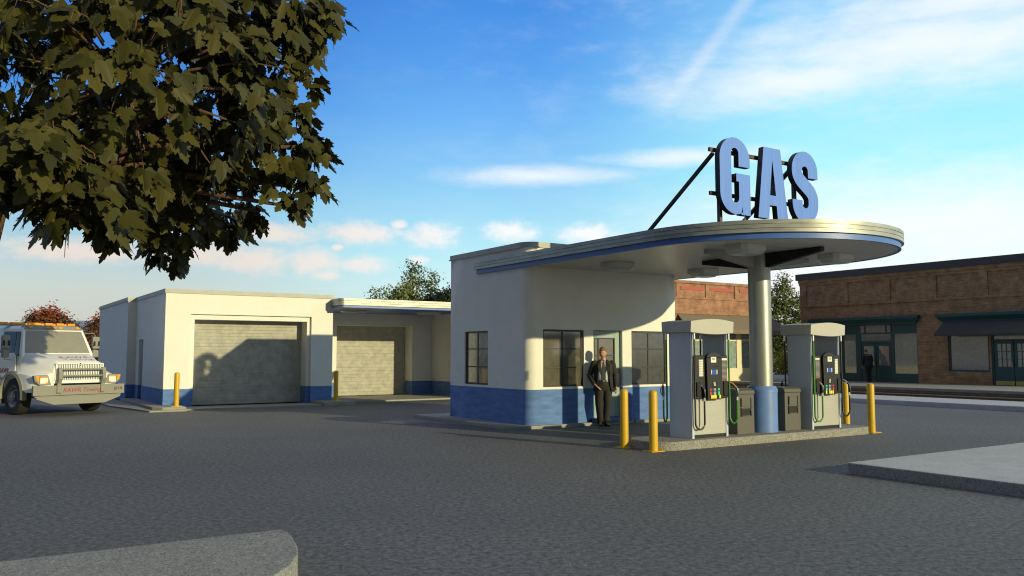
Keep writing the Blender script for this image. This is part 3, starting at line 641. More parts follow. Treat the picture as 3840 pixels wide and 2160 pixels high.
# ------------------------------------------------------------------ fuel pumps
def pump(x, flip, label):
    """front face looks to -Y at Y = 10.84; local x runs 0..0.91"""
    o = (x, 10.84, .15); P = thing('fuel_pump', label, 'fuel pump', o, 0, 'fuel pumps')
    Wd = .915; Dp = .56
    fx = (lambda v: Wd-v) if flip else (lambda v: v)
    def bx(mb, a, b, y0, y1, z0, z1, mi=0): a, b = sorted((fx(a), fx(b))); mb.box(a, b, y0, y1, z0, z1, mi); return mb
    for s in (0, 1):
        e = -1 if s == 0 else 1; xs = 0 if s == 0 else Wd
        prof = [(xs, .0),(xs+e*.012,.03),(xs+e*.012,.18),(xs+e*.03,.28),(xs+e*.012,.38),(xs+e*.012,Dp-.03),(xs,Dp),(xs-e*.05,Dp),(xs-e*.05,0)]
        obj('side_pillar', MB().prism(prof, 0, 1.91), M_PUMPS, P, smooth=40)
    obj('lower_cabinet', MB().box(.052,Wd-.052,.012,Dp-.012,.06,.70), M_PUMPM, P, bevel=.004)
    obj('kick_plate', MB().box(.052,Wd-.052,.02,Dp-.02,0,.058), M_BLK, P)
    # cap: lens-shaped fascia on the front and back
    mb = MB(); n = 14; rings = []
    for i in range(n+1):
        q = i/n; xx = -.09+q*(Wd+.18); b = math.sin(math.pi*q); 
        rings.append([(xx,-.085-.05*b,1.885-.035*b),(xx,Dp+.085+.05*b,1.885-.035*b),(xx,Dp+.10+.05*b,2.085+.045*b),(xx,-.10-.05*b,2.085+.045*b)])
    mb.loft(rings); obj('cap', mb, M_PUMPC, P, smooth=30, bevel=.008)
    for back in (0, 1):
        yf = 0 if not back else Dp; sg = -1 if not back else 1
        def Y(d): return yf+sg*d
        mm = (lambda v: v) if not back else (lambda v: Wd-v)
        con = MB(); a, b = sorted((Y(.055), Y(-.12))); con.box(.055,Wd-.055,a,b,.70,1.475)
        co = obj('console', con, M_BLK, P, bevel=.012)
        # arched centre fascia
        ar = [(.30,.68),(.64,.68),(.655,1.44)] + arc(.47,1.43,.10,0,180,10,rx=.185) + [(.285,1.44)]
        ar = [(fx(mm(u)), v) for u, v in ar]; cb = MB(); a, b = sorted((Y(.056), Y(.10))); cb.prism(ar, a, b, axis='y'); obj('centre_fascia', cb, M_BLK, co, bevel=.008)
        if back: continue
        f = -.102
        # printed sheets, screen, buttons
        obj('price_list', bx(MB(), .13,.235,-.0585,-.0555,1.10,1.40), M_LIST, co)
        mb = MB(); bx(mb,.715,.845,-.0585,-.0555,1.02,1.42,0); bx(mb,.715,.845,-.059,-.0585,1.385,1.42,1)
        for k in (.735, .805): bx(mb,k,k+.028,-.0595,-.0585,1.035,1.065,2)
        obj('instruction_sheet', mb, [M_INST, M_PAPER, M_REDS], co)
        lab = obj('number_label', bx(MB(), .385,.52,f-.004,f,1.345,1.445), M_PAPER, co)
        tx = text_mesh('number', '525', .055, M_BLKT, lab, Matrix.Translation((fx(.45), f-.006, 1.405)) @ Matrix.Rotation(R(90),4,'X'), .001)
        obj('slot', bx(MB(), .46,.58,f-.003,f,1.265,1.28), M_BLK2, co)
        obj('screen', bx(MB(), .425,.505,f-.004,f,1.13,1.215), M_SCRN, co)
        for xx in (.385, .52):
            for k in range(4): obj('screen_button', bx(MB(),xx,xx+.026,f-.004,f,1.135+.021*k,1.151+.021*k), M_PAPER, co)
        obj('card_recess', bx(MB(), .425,.53,f-.004,f,.90,1.01), M_BLK2, co)
        mb = MB()
        for i in range(4):
            for j in range(3): bx(mb,.437+.017*j+.005*i,.449+.017*j+.005*i,f-.008,f-.004,.985-.019*i,.998-.019*i)
        obj('keypad', mb, M_PAPER, co)
        for xx, mm_ in ((.345,M_REDS),(.405,M_NAVY),(.455,M_GRYS),(.555,M_GRNS)):
            for z0_, z1_ in ((.845,.88),(.765,.825)): obj('grade_sticker', bx(MB(),xx,xx+.045,f-.004,f,z0_,z1_), mm_, co)
        for xx in (.365,.415,.465,.575): obj('grade_button', bx(MB(), xx,xx+.042,f-.014,f,.70,.765), M_YELB, co, bevel=.01)
        for xx in (.06, .745):
            rec = bx(MB(), xx,xx+.105,-.075,-.055,.74,1.0); rc_ = obj('nozzle_holster', rec, M_BLK2, co, bevel=.01)
    # hoses: one each side of each face; colours alternate round the pump
    def hose(xh, xn, y0, y1, m, zb, front):
        ztop = 1.90
        pts = [(xh,y0,ztop),(xh,y0,1.5),(xh,y0,.9),(xh,y0,zb+.12)]
        cx, rx = (xh+xn)/2, (xn-xh)/2
        for i in range(1, 10):
            a = math.pi*(1+i/10); pts.append((cx+rx*math.cos(a), y0+(y1-y0)*i/10, zb+.12+ .11*math.sin(a)))
        pts += [(xn,y1,zb+.12),(xn,y1,.55),(xn,y1,.72)]
        h = obj('hose', MB().tube(pts, .0165, 8), m, P, smooth=60)
        obj('hose_fitting', MB().cyl((xn,y1), .019, .66, .72, 10), M_CHROME, h, smooth=40); obj('hose_fitting', MB().cyl((xh,y0), .02, 1.76, 1.90, 10), M_CHROME, h, smooth=40)
        s = -1 if front else 1
        nz = MB(); nz.tube([(xn,y1,.72),(xn,y1+s*.005,.80),(xn-.005,y1+s*.004,.86),(xn-.03,y1-s*.02,.92)], [.022,.027,.026,.02], 8)
        nzo = obj('nozzle', nz, M_BLK if m is M_RUBK else M_CLEARP, h, smooth=50)
        sp = MB().tube([(xn-.03,y1-s*.02,.92),(xn-.055,y1-s*.05,.96),(xn-.085,y1-s*.08,.975)], [.012,.011,.010], 8); obj('spout', sp, M_CHROME if m is M_RUBK else M_AMBER, nzo, smooth=50)
        gd = MB().tube([(xn,y1+s*.03,.74),(xn-.03,y1+s*.045,.80),(xn-.04,y1+s*.035,.87),(xn-.01,y1+s*.02,.90)], .008, 6); obj('trigger_guard', gd, M_CLEARP, nzo, smooth=50)
    A_, B_ = (M_RUBK, M_RUBG) if not flip else (M_RUBG, M_RUBK)
    hose(.035, .225, -.045, -.085, A_, .15, True)
    hose(Wd-.012, Wd+.075, -.055, -.16, B_, .23, True)
    hose(-.02, -.06, Dp+.05, Dp+.10, B_, .25, False)
    hose(Wd-.05, Wd-.22, Dp+.05, Dp+.09, A_, .15, False)
    return P
pump(10.93, False, 'left fuel pump, black hose on its left side and green hose on its right')
pump(14.245, True, 'right fuel pump, green hose on its left side and black hose on its right')

# ------------------------------------------------------------------ bins beside the column
def bin_(x, label):
    o = (x, 11.17, .15); B = thing('trash_bin', label, 'trash bin', o, 0, 'grey bins beside the column')
    w2, d2 = .235, .23
    obj('body', MB().box(-w2,w2,-d2,d2,0,.74), M_BIN, B, bevel=.008)
    pr = [(-d2-.012,.742),(d2+.012,.742),(d2+.012,.80),(d2-.02,.845),(-d2+.06,.845),(-d2-.005,.81),(-d2-.012,.78)]
    obj('lid', MB().prism(pr, -w2-.012, w2+.012, axis='x'), M_BIN, B, bevel=.01)
    f = -d2
    fr = MB()
    for z0, z1 in ((.51,.67),(.33,.49)): fr.box(-.14,-.115,f-.02,f-.001,z0,z1); fr.box(.115,.14,f-.02,f-.001,z0,z1)
    obj('towel_guides', fr, M_BLK, B)
    fl = MB(); fl.box(-.113,.113,f-.014,f-.001,.515,.665); obj('flap', fl, M_BIN, B)
    f2 = MB(); f2.box(-.11,.11,f-.008,f-.001,.345,.475); obj('opening', f2, M_BLK2, B)
    f3 = MB(); f3.box(-.115,.115,f-.016,f-.001,.328,.345); f3.box(-.115,.115,f-.016,f-.001,.475,.49); f3.bar((.12,f-.012,.44),(.155,f-.03,.50),.02,.02); obj('opening_rim', f3, M_BIN, B)
    return B
bin_(12.435, 'dark grey bin between the left pump and the blue column base')
bin_(13.79, 'dark grey bin between the blue column base and the right pump')

# ------------------------------------------------------------------ garage
GA = thing('garage', 'white stucco garage with a blue base and two roll-up doors', 'garage', (8,30,0)); go = (8,30,0)
GX0, GX1, GY = 5.18, 10.50, 27.02
mb = MB()
mb.wall((GX0,GY), (GX1,GY), .02, 3.50, [(5.922-GX0, 9.76-GX0, .02, 2.874)], .10, ends=False)
mb.wall((GX0,31.97), (GX0,GY), .02, 3.50, [(31.97-31.30, 31.97-30.52, .02, 2.14)], .2, ends=False)
mb.wall((GX1,GY), (GX1,30.05), .02, 3.50, [], .2, ends=False)
# inner step of the door surround
mb.wall((5.922,GY+.10), (9.76,GY+.10), .02, 2.874, [(6.057-5.922, 9.64-5.922, .02, 2.715)], .75, ends=False)
# rear block
mb.wall((4.90,39.06), (4.90,31.97), .02, 3.50, [], .2, ends=False); mb.wall((4.90,31.97), (GX0+.01,31.97), .02, 3.50, [], .2, ends=False)
# second bay
mb.wall((GX1,30.05), (19.5,30.05), .02, 3.50, [(11.84-GX1, 14.99-GX1, .02, 2.73)], .85, ends=False)
mb.wall((15.85,30.04), (15.85,26.45), .02, 3.188, [], .2, ends=True)
mb.wall((19.5,30.05), (19.5,39.06), .02, 3.50, [], .2, ends=False); mb.wall((19.5,39.06), (4.9,39.06), .02, 3.50, [], .2, ends=False)
obj('wall', mb, [M_GAR, M_GAR], GA, go)
def outline(o): return [(GX0-o,GY-o),(GX1+o,GY-o),(GX1+o,30.05-o),(19.5+o,30.05-o),(19.5+o,39.06+o),(4.9-o,39.06+o),(4.9-o,31.97-o),(GX0-o,31.97-o)]
mb = MB().prism(outline(.03), 3.50, 3.63); obj('roof_cap', mb, M_CAP, GA, go)
def roller(x0, x1, z1, y, nsec):
    mb = MB(); h = (z1-.05)/nsec
    for i in range(nsec):
        z = .05+h*i; k = 5; hh = h/k
        for j in range(k):
            zz = z+hh*j; gap = .014 if j == 0 else .006
            mb.box(x0,x1,y+(.0 if j else .004),y+.05,zz+gap,zz+hh)
        mb.box(x0,x1,y+.022,y+.052,z,z+h)
    return obj('roll_up_door', mb, M_ROLL, GA, go, merge=False)
roller(6.058, 9.638, 2.74, GY+.62, 5)
roller(11.842, 14.988, 2.74, 30.70, 4)
sd_ = obj('side_door', MB().box(GX0+.1,GX0+.15,30.53,31.29,.12,2.13), M_GREYM, GA, go); obj('handle', MB().box(GX0+.05,GX0+.1,30.6,30.66,1.0,1.08), M_CHROME, sd_, go)
# canopy over the second bay
def c2(o, n=6): return [(19.5,30.06)] + [(10.45-o+.0,30.06)] + [(10.45-o,27.05)] + arc(10.60,26.42,.15+o,180,270,n) + [(19.5,26.27-o)]
def bay_outline(o): return [(10.46-o,27.0),(10.46-o,26.42)] + arc(10.61-0,26.42,.15+o,180,270,6)[1:] + [(19.5,26.27-o),(19.5,30.04),(10.53,30.04),(10.53,27.0)]
CA2 = obj('bay_canopy', MB().prism(bay_outline(-.05), 3.205, 3.25), M_SOFF, GA, go)
obj('blue_trim', MB().prism(bay_outline(-.02), 3.19, 3.262), M_BLUE, CA2, go)
mb = MB()
for k in range(3): mb.prism(bay_outline(.03), 3.265+.075*k, 3.326+.075*k); mb.prism(bay_outline(.008), 3.326+.075*k, 3.340+.075*k)
obj('metal_fascia', mb, M_FASC, CA2, go)
for x in (11.6, 14.6): lamp(x, 27.9, 3.20, .45, .22, .1, CA2, go)

# ------------------------------------------------------------------ brick shop on the right
BS = thing('brick_shop', 'long brown brick shop with teal shopfronts beyond the tracks', 'shop', (45,24,.15)); bo = (45,24,.15); BX = 41.37
mb = MB(); zb, zt = .1, 5.95
def sy(y): return 32.1-y
mb.wall((BX,32.1),(BX,18.9), zb, zt, [(sy(31.1),sy(24.93),zb,3.30),(sy(23.32),sy(21.30),.78,3.30),(sy(21.22),sy(19.2),zb,3.30)], .35, ends=False)
mb.wall((BX,18.9),(54,18.9), zb, zt, [], .3, ends=False); mb.wall((54,18.9),(54,32.1), zb, zt, [], .3, ends=False); mb.wall((54,32.1),(BX,32.1), zb, zt, [], .3, ends=False)
obj('wall', mb, [M_BRICK, M_INT], BS, bo)
obj('parapet', MB().box(BX-.16,54.1,18.78,32.28,5.95,6.32), M_PARA, BS, bo)
mb = MB()
mb.box(BX-.08,BX-.001,18.9,32.15,4.36,4.47); mb.box(BX-.10,BX-.001,18.9,32.15,5.78,5.948); mb.box(BX-.06,BX-.001,18.9,32.12,5.62,5.779)
for y in (31.85,29.1,26.55,24.0,21.45,19.13): mb.box(BX-.055,BX-.001,y-.22,y+.22,4.471,5.619)
mb.box(BX-.04,BX-.001,23.34,24.91,2.28,2.34)
obj('brick_trim', mb, M_BRICK, BS, bo)
def cornice(y0, y1):
    mb = MB(); mb.box(BX-.30,BX-.002,y0,y1,3.50,3.64); mb.hexa([(BX-.16,y0+.12,3.32),(BX-.002,y0+.12,3.32),(BX-.002,y1-.12,3.32),(BX-.16,y1-.12,3.32),(BX-.26,y0+.03,3.498),(BX-.002,y0+.03,3.498),(BX-.002,y1-.03,3.498),(BX-.26,y1-.03,3.498)]); mb.box(BX-.10,BX-.002,y0+.2,y1-.2,3.22,3.318)
    return obj('cornice', mb, M_TEAL, BS, bo)
cornice(24.70, 31.40); cornice(18.92, 23.75)
fx0, fx1 = BX+.06, BX+.16
# left shopfront
mb = MB()
def tb(y0,y1,z0,z1,d0=0,d1=0): mb.box(fx0+d0,fx1+d1,y0,y1,z0,z1)
tb(24.935,31.09,2.72,2.80); tb(24.935,26.40,2.80,3.29,.03,-.02); tb(28.25,31.09,2.80,3.29,.03,-.02); tb(24.935,24.985,.16,2.72); tb(26.27,26.45,.16,2.72); tb(28.23,28.55,.16,2.72); tb(29.30,29.50,.16,2.72); tb(31.0,31.09,.16,2.72)
tb(24.985,26.27,.16,.62); tb(28.55,29.30,.16,.60); tb(29.50,31.0,.16,.60); tb(26.45,28.23,2.22,2.36); tb(26.40,28.25,3.19,3.29)
for y in (26.40,26.70,27.95): tb(y,y+.06,2.80,3.19)
SF = obj('shopfront', mb, M_TEAL, BS, bo, label='teal shopfront under the left cornice')
for y0,y1,z0,z1 in ((24.985,26.27,.62,2.72),(28.55,29.30,.60,2.72),(29.50,31.0,.60,2.72),(26.45,28.23,2.36,2.72),(26.46,26.70,2.80,3.19),(26.76,27.95,2.80,3.19),(28.01,28.25,2.80,3.19)): obj('pane', MB().box(fx0+.04,fx0+.05,y0,y1,z0,z1), M_SHOPG, SF, bo)
def shop_door(y0, y1, z1, rows, cols, kick=None):
    mb = MB(); a, b = fx0+.02, fx1-.03; st = .13; zg = .16+.42*(z1-.16)
    mb.box(a,b,y0+.01,y0+st,.16,z1); mb.box(a,b,y1-st,y1-.01,.16,z1); mb.box(a,b,y0+st,y1-st,z1-.13,z1); mb.box(a,b,y0+st,y1-st,.16,zg)
    for i in range(1, cols): y = y0+st+(y1-y0-2*st)*i/cols; mb.box(a+.01,b-.01,y-.015,y+.015,zg,z1-.13)
    for i in range(1, rows):
        z = zg+(z1-.13-zg)*i/rows
        for c in range(cols):
            l = y0+st+(y1-y0-2*st)*c/cols+(.015 if c else 0); r_ = y0+st+(y1-y0-2*st)*(c+1)/cols-(.015 if c < cols-1 else 0); mb.box(a+.01,b-.01,l,r_,z-.015,z+.015)
    d = obj('door', mb, M_TEAL, BS, bo); obj('pane', MB().box(a+.03,a+.04,y0+st,y1-st,zg,z1-.13), M_SHOPG, d, bo)
    obj('handle', MB().box(a-.04,a-.002,y0+.05,y0+.08,1.0,1.25), M_GOLD, d, bo)
    if kick: obj('kick_plate', MB().box(a-.012,a-.002,y0+.02,y1-.02,.17,.37), M_GOLD, d, bo)
shop_door(26.46, 27.33, 2.21, 1, 1); shop_door(27.35, 28.22, 2.21, 1, 1)
# right shopfront
mb = MB()
tb(21.31,21.39,.79,3.2); tb(23.23,23.31,.79,3.2); tb(21.39,23.23,.79,.86); tb(21.39,23.23,2.60,2.70); tb(19.21,21.21,2.60,3.2,.02); tb(21.13,21.21,.16,2.60); tb(19.21,19.3,.16,2.60); tb(19.3,21.13,2.27,2.34)
SF2 = obj('shopfront', mb, M_TEAL, BS, bo, label='teal shopfront under the slate awning')
for y0,y1,z0,z1 in ((21.39,23.23,.86,2.60),(19.3,21.13,2.34,2.60)): obj('pane', MB().box(fx0+.04,fx0+.05,y0,y1,z0,z1), M_SHOPG, SF2, bo)
shop_door(20.22, 21.12, 2.26, 3, 3, 1); shop_door(19.31, 20.21, 2.26, 3, 3, 1)
aw = MB(); aw.prism([(BX-.02,3.32),(BX-1.05,2.62),(BX-1.05,2.52),(BX-1.0,2.52),(BX-1.0,2.60),(BX-.02,3.24)], 18.95, 23.42, axis='y'); obj('awning', aw, M_AWN, BS, bo)
for y in (18.96, 23.39): obj('awning_side', MB().prism([(BX-.02,3.23),(BX-1.0,2.58),(BX-.02,2.58)], y, y+.02, axis='y'), M_AWN, BS, bo)
obj('interior', MB().box(BX+2.4,BX+2.5,19.3,31.7,.2,3.6), M_INT, BS, bo)
obj('roof', MB().box(BX+.36,53.7,19.3,31.8,5.4,5.5), M_ROOF, BS, bo)

# ------------------------------------------------------------------ lower sunlit brick shop
B2 = thing('brick_shop', 'lower sunlit brick shop with a tan awning seen behind the column', 'shop', (35,36,.15)); b2 = (35,36,.15); SY2 = 32.67
SX0, SX1 = 27.0, 39.36
mb = MB(); mb.wall((SX0,SY2),(SX1,SY2), .1, 5.45, [(32.6-SX0, 38.9-SX0, .1, 2.85),(28-SX0,31.5-SX0,.1,2.85)], .3, ends=False)
mb.wall((SX1,SY2),(SX1,44), .1, 5.45, [], .3, ends=False); mb.wall((SX1,44),(SX0,44), .1, 5.45, [], .3, ends=False); mb.wall((SX0,44),(SX0,SY2), .1, 5.45, [], .3, ends=False)
obj('wall', mb, [M_BRICK2, M_INT], B2, b2)
mb = MB(); mb.box(SX0-.05,SX1+.05,SY2-.08,SY2+.3,5.45,5.6); mb.box(SX0,SX1,SY2-.05,SY2-.002,4.62,4.72); mb.box(SX0,SX1,SY2-.05,SY2-.002,3.80,3.88)
for x in (28.2,30.0,32.0,34.2,36.5,38.9): mb.box(x-.12,x+.12,SY2-.05,SY2-.002,4.721,5.449)
obj('brick_trim', mb, M_BRICK2, B2, b2)
mb = MB()
for x0, x1 in ((30.2,31.8),(32.25,34.0),(34.45,36.3),(36.8,38.7)): mb.box(x0,x1,SY2-.03,SY2-.002,5.1,5.28)
obj('painted_panel', mb, M_PINK, B2, b2)
mb = MB(); mb.box(32.61,38.89,SY2+.06,SY2+.16,.15,.86); mb.box(36.55,36.95,SY2+.04,SY2+.18,.86,2.75); mb.box(32.61,32.8,SY2+.06,SY2+.16,.86,2.75); mb.box(38.7,38.89,SY2+.06,SY2+.16,.86,2.75); mb.box(34.6,34.75,SY2+.06,SY2+.16,.86,2.75); mb.box(28.0,31.5,SY2+.06,SY2+.16,.15,.86); mb.box(32.8,38.7,SY2+.07,SY2+.15,2.36,2.48)
S2 = obj('shopfront', mb, M_SHOPW, B2, b2)
for x0, x1 in ((32.8,34.6),(34.75,36.55),(36.95,38.7)): obj('pane', MB().box(x0,x1,SY2+.10,SY2+.11,.86,2.84), M_SHOPB, S2, b2)
obj('pane', MB().box(28.0,31.5,SY2+.10,SY2+.11,.86,2.84), M_SHOPB, S2, b2)
aw = MB(); aw.hexa([(31.6,SY2-1.2,2.86),(39.7,SY2-1.2,2.86),(39.35,SY2-.01,3.70),(32.0,SY2-.01,3.70),(31.6,SY2-1.2,2.95),(39.7,SY2-1.2,2.95),(39.35,SY2-.01,3.78),(32.0,SY2-.01,3.78)]); aw.box(31.6,39.7,SY2-1.22,SY2-1.18,2.74,2.95)
obj('awning', aw, M_AWN2, B2, b2)
obj('chimney', MB().box(30.6,31.2,34,34.6,5.0,6.4), M_BRICK2, B2, b2)

# ------------------------------------------------------------------ tow truck
Fh = Vector((.37,-.93)).normalized(); yaw_t = math.atan2(Fh.y, Fh.x)      # local +X forward, local +Y to the driver's left (viewer's right)
TR = thing('tow_truck', 'white tow truck with a grey bull bar and amber roof lights', 'tow truck', (2.33,27.07,0), yaw_t)
def ob(nm, mb, m, par=TR, **k): return obj(nm, mb, m, par, **k)
# hood: lofted sections across f
def sec(f, hw, zt, zs, zb, sh=.28):
    return [(f,-hw,zb),(f,-hw,zs),(f,-hw+sh*.35,zs+(zt-zs)*.55),(f,-hw+sh,zt),(f,hw-sh,zt),(f,hw-sh*.35,zs+(zt-zs)*.55),(f,hw,zs),(f,hw,zb)]
mb = MB().loft([sec(.08,1.0,1.66,1.40,.85,.12), sec(.55,.93,1.58,1.32,.85,.2), sec(.95,.80,1.48,1.22,.85,.2), sec(1.20,.72,1.42,1.22,.84,.12), sec(1.24,.70,1.38,1.20,.86,.1)])
ob('hood', mb, M_TRW, smooth=35)
# wings with wheel arches
for s in (-1, 1):
    mb = MB(); rings = []
    for f, yo, zt in ((-.62,1.12,.95),(-.55,1.14,1.05),(-.35,1.16,1.13),(0,1.18,1.17),(.35,1.18,1.15),(.75,1.17,1.12),(1.05,1.12,1.08),(1.22,1.0,1.05)):
        zl = max(.62, .5+math.sqrt(max(.0, .60**2-f*f))) if abs(f) < .6 else .62
        zl = min(zl, zt-.02)
        rings.append([(f,s*.66,zt+.10),(f,s*(yo-.22),zt+.08),(f,s*yo,zt-.03),(f,s*yo,zl),(f,s*.66,zl)])
    ob('fender', mb.loft(rings), M_TRW, smooth=35)
    mb = MB(); rings = []
    for i in range(13):
        a = math.pi*(-.04+1.08*i/12); ca, sa = math.cos(a), math.sin(a)
        rings.append([(.60*ca,s*1.10,.5+.60*sa),(.60*ca,s*1.225,.5+.60*sa),(.70*ca,s*1.20,.5+.69*sa),(.70*ca,s*1.10,.5+.69*sa)])
    ob('wheel_arch', mb.loft(rings), M_TRG, smooth=35)
# cab
hb, ht = 1.0, .84
mb = MB(); zc = 1.66; zr = 2.36
mb.loft([[(.08,-hb,.70),(.08,hb,.70),(-1.55,1.05,.70),(-1.55,-1.05,.70)], [(.08,-hb,zc),(.08,hb,zc),(-1.55,1.05,zc),(-1.55,-1.05,zc)], [(-.24,-ht,zr),(-.24,ht,zr),(-1.5,.92,zr),(-1.5,-.92,zr)], [(-.40,-ht+.14,2.44),(-.40,ht-.14,2.44),(-1.42,.78,2.44),(-1.42,-.78,2.44)]])
CAB = ob('cab', mb, M_TRW, smooth=30, bevel=.03)
def lerp(a, b, q): return tuple(x+(y-x)*q for x, y in zip(a, b))
A0, A1, A2, A3 = (.08,-hb,zc),(.08,hb,zc),(-.24,ht,zr),(-.24,-ht,zr)
def quad_on(q, d, i0, i1, j0, j1):
    def P(i, j): return Vector(lerp(lerp(q[0], q[1], i), lerp(q[3], q[2], i), j))
    n = (P(1,0)-P(0,0)).cross(P(0,1)-P(0,0)).normalized()
    pts = [P(i0,j0),P(i1,j0),P(i1,j1),P(i0,j1)]
    return MB().hexa([p+n*.002 for p in pts]+[p+n*d for p in pts])
ob('windscreen', quad_on((A0,A1,A2,A3), .012, .05,.95,.02,.90), M_TGLS)
for s in (-1, 1):
    q = ((.02,s*hb*1.0,zc),(-1.5,s*1.05,zc),(-1.46,s*.92,zr),(-.26,s*ht,zr))
    if s == 1: q = (q[1],q[0],q[3],q[2]); w_ = quad_on(q, .012, .30,.80,.03,.88); w2_ = quad_on(q, .012, .83,.96,-.10,.86)
    else: w_ = quad_on(q, -.012, .20,.72,.03,.88); w2_ = quad_on(q, -.012, .04,.17,-.10,.86)
    ob('side_window', w_, M_TGLD); ob('quarter_window', w2_, M_TGLD)
    mb = MB(); y0, y1 = sorted((s*1.035, s*1.055)); mb.box(-1.35,-.12,y0,y1,.72,1.62); dr = ob('door', mb, M_TRW, bevel=.008)
    mb = MB(); y0, y1 = sorted((s*1.055, s*1.09)); mb.box(-1.28,-1.12,y0,y1,1.40,1.44); obj('handle', mb, M_TRD, dr)
    Mx = Matrix.Translation((-.74,s*1.058,1.18)) @ Matrix.Rotation(R(180) if s > 0 else 0, 4, 'Z') @ Matrix.Rotation(R(90),4,'X')
    text_mesh('lettering', 'RAWR', .20, M_REDT, dr, Mx); Mx = Matrix.Translation((-.72,s*1.058,.98)) @ Matrix.Rotation(R(180) if s > 0 else 0, 4, 'Z') @ Matrix.Rotation(R(90),4,'X'); text_mesh('lettering', 'Towing', .18, M_REDT, dr, Mx)
# visor with five amber markers, light bar
mb = MB(); mb.hexa([(-.18,-ht+.02,2.33),(-.18,ht-.02,2.33),(-.5,ht-.05,2.42),(-.5,-ht+.05,2.42),(-.26,-ht+.14,2.455),(-.26,ht-.14,2.455),(-.52,ht-.16,2.46),(-.52,-ht+.16,2.46)])
VI = ob('sun_visor', mb, M_TRG, bevel=.02)
for y in (-.66,-.17,0,.17,.66):
    mk = MB().loft([[(-.19+.012*0-.028*0+x_, y+.055*math.cos(2*math.pi*i/12), 2.395+.026*math.sin(2*math.pi*i/12)) for i in range(12)] for x_ in (-.04, .0)]); obj('marker_light', mk, M_AMBER, VI, smooth=40)
LB = ob('light_bar', MB().box(-1.32,-1.12,-1.1,1.08,2.455,2.485), M_TRG)
yy = -1.08
for wd, rot in ((.26,0),(.08,1),(.36,0),(.10,1),(.36,0),(.10,1),(.22,0),(.10,1),(.22,0),(.1,1),(.22,0)):
    if rot: mb = MB().lathe((-1.22,yy+wd/2), [(wd/2,2.486),(wd/2,2.51),(wd/3,2.535),(.01,2.54)], 12)
    else: mb = MB().box(-1.30,-1.14,yy,yy+wd-.01,2.486,2.555)
    obj('beacon', mb, M_AMBER, LB, bevel=.012 if not rot else 0); yy += wd+.005
for y in (-.7, .7): obj('foot', MB().box(-1.25,-1.19,y-.03,y+.03,2.40,2.455), M_TRD, LB)
# grille
mb = MB(); mb.box(1.225,1.245,-.63,.63,.95,1.37); GR = ob('grille', mb, M_TRD)
mb = MB()
for i in range(27):
    y = -.615+1.23*i/26; mb.box(1.246,1.275,y-.012,y+.012,.955,1.365)
obj('grille_bars', mb, M_TRW, GR, merge=False)
mb = MB(); mb.box(1.246,1.29,-.66,-.632,.94,1.39); mb.box(1.246,1.29,.632,.66,.94,1.39); mb.box(1.246,1.29,-.632,-.085,1.372,1.40); mb.box(1.246,1.29,.085,.632,1.372,1.40); mb.box(1.25,1.285,-.63,.63,.86,.935)
mb.prism([(-.09,1.405),(.0,1.29),(.09,1.405)], 1.246, 1.29, axis='x'); obj('surround', mb, M_TRW, GR)
mb = MB(); mb.prism([(-.045,1.368),(.045,1.368),(0,1.405)], 1.291, 1.296, axis='x'); mb.prism([(-.045,1.354),(.045,1.354),(0,1.317)], 1.291, 1.296, axis='x'); obj('badge', mb, M_BLKT, GR)
# headlights
for s in (-1, 1):
    def yv(*v): return sorted(s*x for x in v)
    pts = [(s*.74,.82),(s*1.02,.80),(s*1.17,.93),(s*1.20,1.075),(s*.83,1.09)]
    HL = ob('headlight', MB().prism(pts, 1.14, 1.252, axis='x'), M_TRG, bevel=.01)
    y0, y1 = yv(.835,1.045); obj('lamp_lens', MB().box(1.253,1.275,y0,y1,.86,1.022), M_LAMPW, HL, bevel=.015)
    y0, y1 = yv(.84,1.04); obj('indicator', MB().box(1.254,1.276,y0,y1,1.026,1.048), M_AMBER, HL)
    mb = MB().prism([(s*1.07,.90),(s*1.13,.95),(s*1.165,1.06),(s*1.07,1.06)], 1.253, 1.27, axis='x'); obj('indicator', mb, M_AMBER, HL)
    mb = MB().cyl((s*.865,.875), .024, 1.276, 1.282, 12, axis='x'); obj('indicator', mb, M_AMBER, HL)
    ob('headlight_valance', MB().prism([(s*.72,.78),(s*1.06,.79),(s*1.02,.81),(s*.74,.825)], 1.13, 1.25, axis='x'), M_TRW)
# bumper, bull bar
BU = ob('bumper', MB().prism([(-1.25,.545),(1.25,.545),(1.25,.81),(-1.25,.81)], 1.28, 1.36, axis='x'), M_TRG, bevel=.006)
mb = MB(); mb.hexa([(1.28,-1.18,.50),(1.30,-1.18,.50),(1.30,1.18,.50),(1.28,1.18,.50),(1.28,-1.18,.543),(1.30,-1.18,.543),(1.30,1.18,.543),(1.28,1.18,.543)]); mb.prism([(-.70,.30),(.70,.30),(1.15,.46),(1.15,.50),(-1.15,.50),(-1.15,.46)], 1.30, 1.335, axis='x'); obj('valance', mb, M_TRG, BU)
for s in (-1, 1):
    pr = [(1.365,.58),(1.40,.62),(1.40,.85),(1.47,.98),(1.47,1.14),(1.42,1.28),(1.36,1.28),(1.365,.8)]
    y0, y1 = sorted((s*.60-.05, s*.60+.05)); obj('push_bar', MB().prism(pr, y0, y1, axis='y'), M_TRG, BU, bevel=.006)
for z in (1.235, 1.06): obj('guard_rail', MB().tube([(1.43,-.56,z),(1.43,.56,z)], .026, 10), M_TRG, BU, smooth=50)
text_mesh('lettering', 'RAWR Towing', .168, M_REDT, BU, Matrix.Translation((1.372,.03,.672)) @ Matrix.Rotation(R(90),4,'Z') @ Matrix.Rotation(R(90),4,'X'), .002, .25)
obj('name_plate', MB().prism([(-.54,.56),(.54,.56),(.54,.79),(-.54,.79)], 1.361, 1.369, axis='x'), M_TRG, BU)
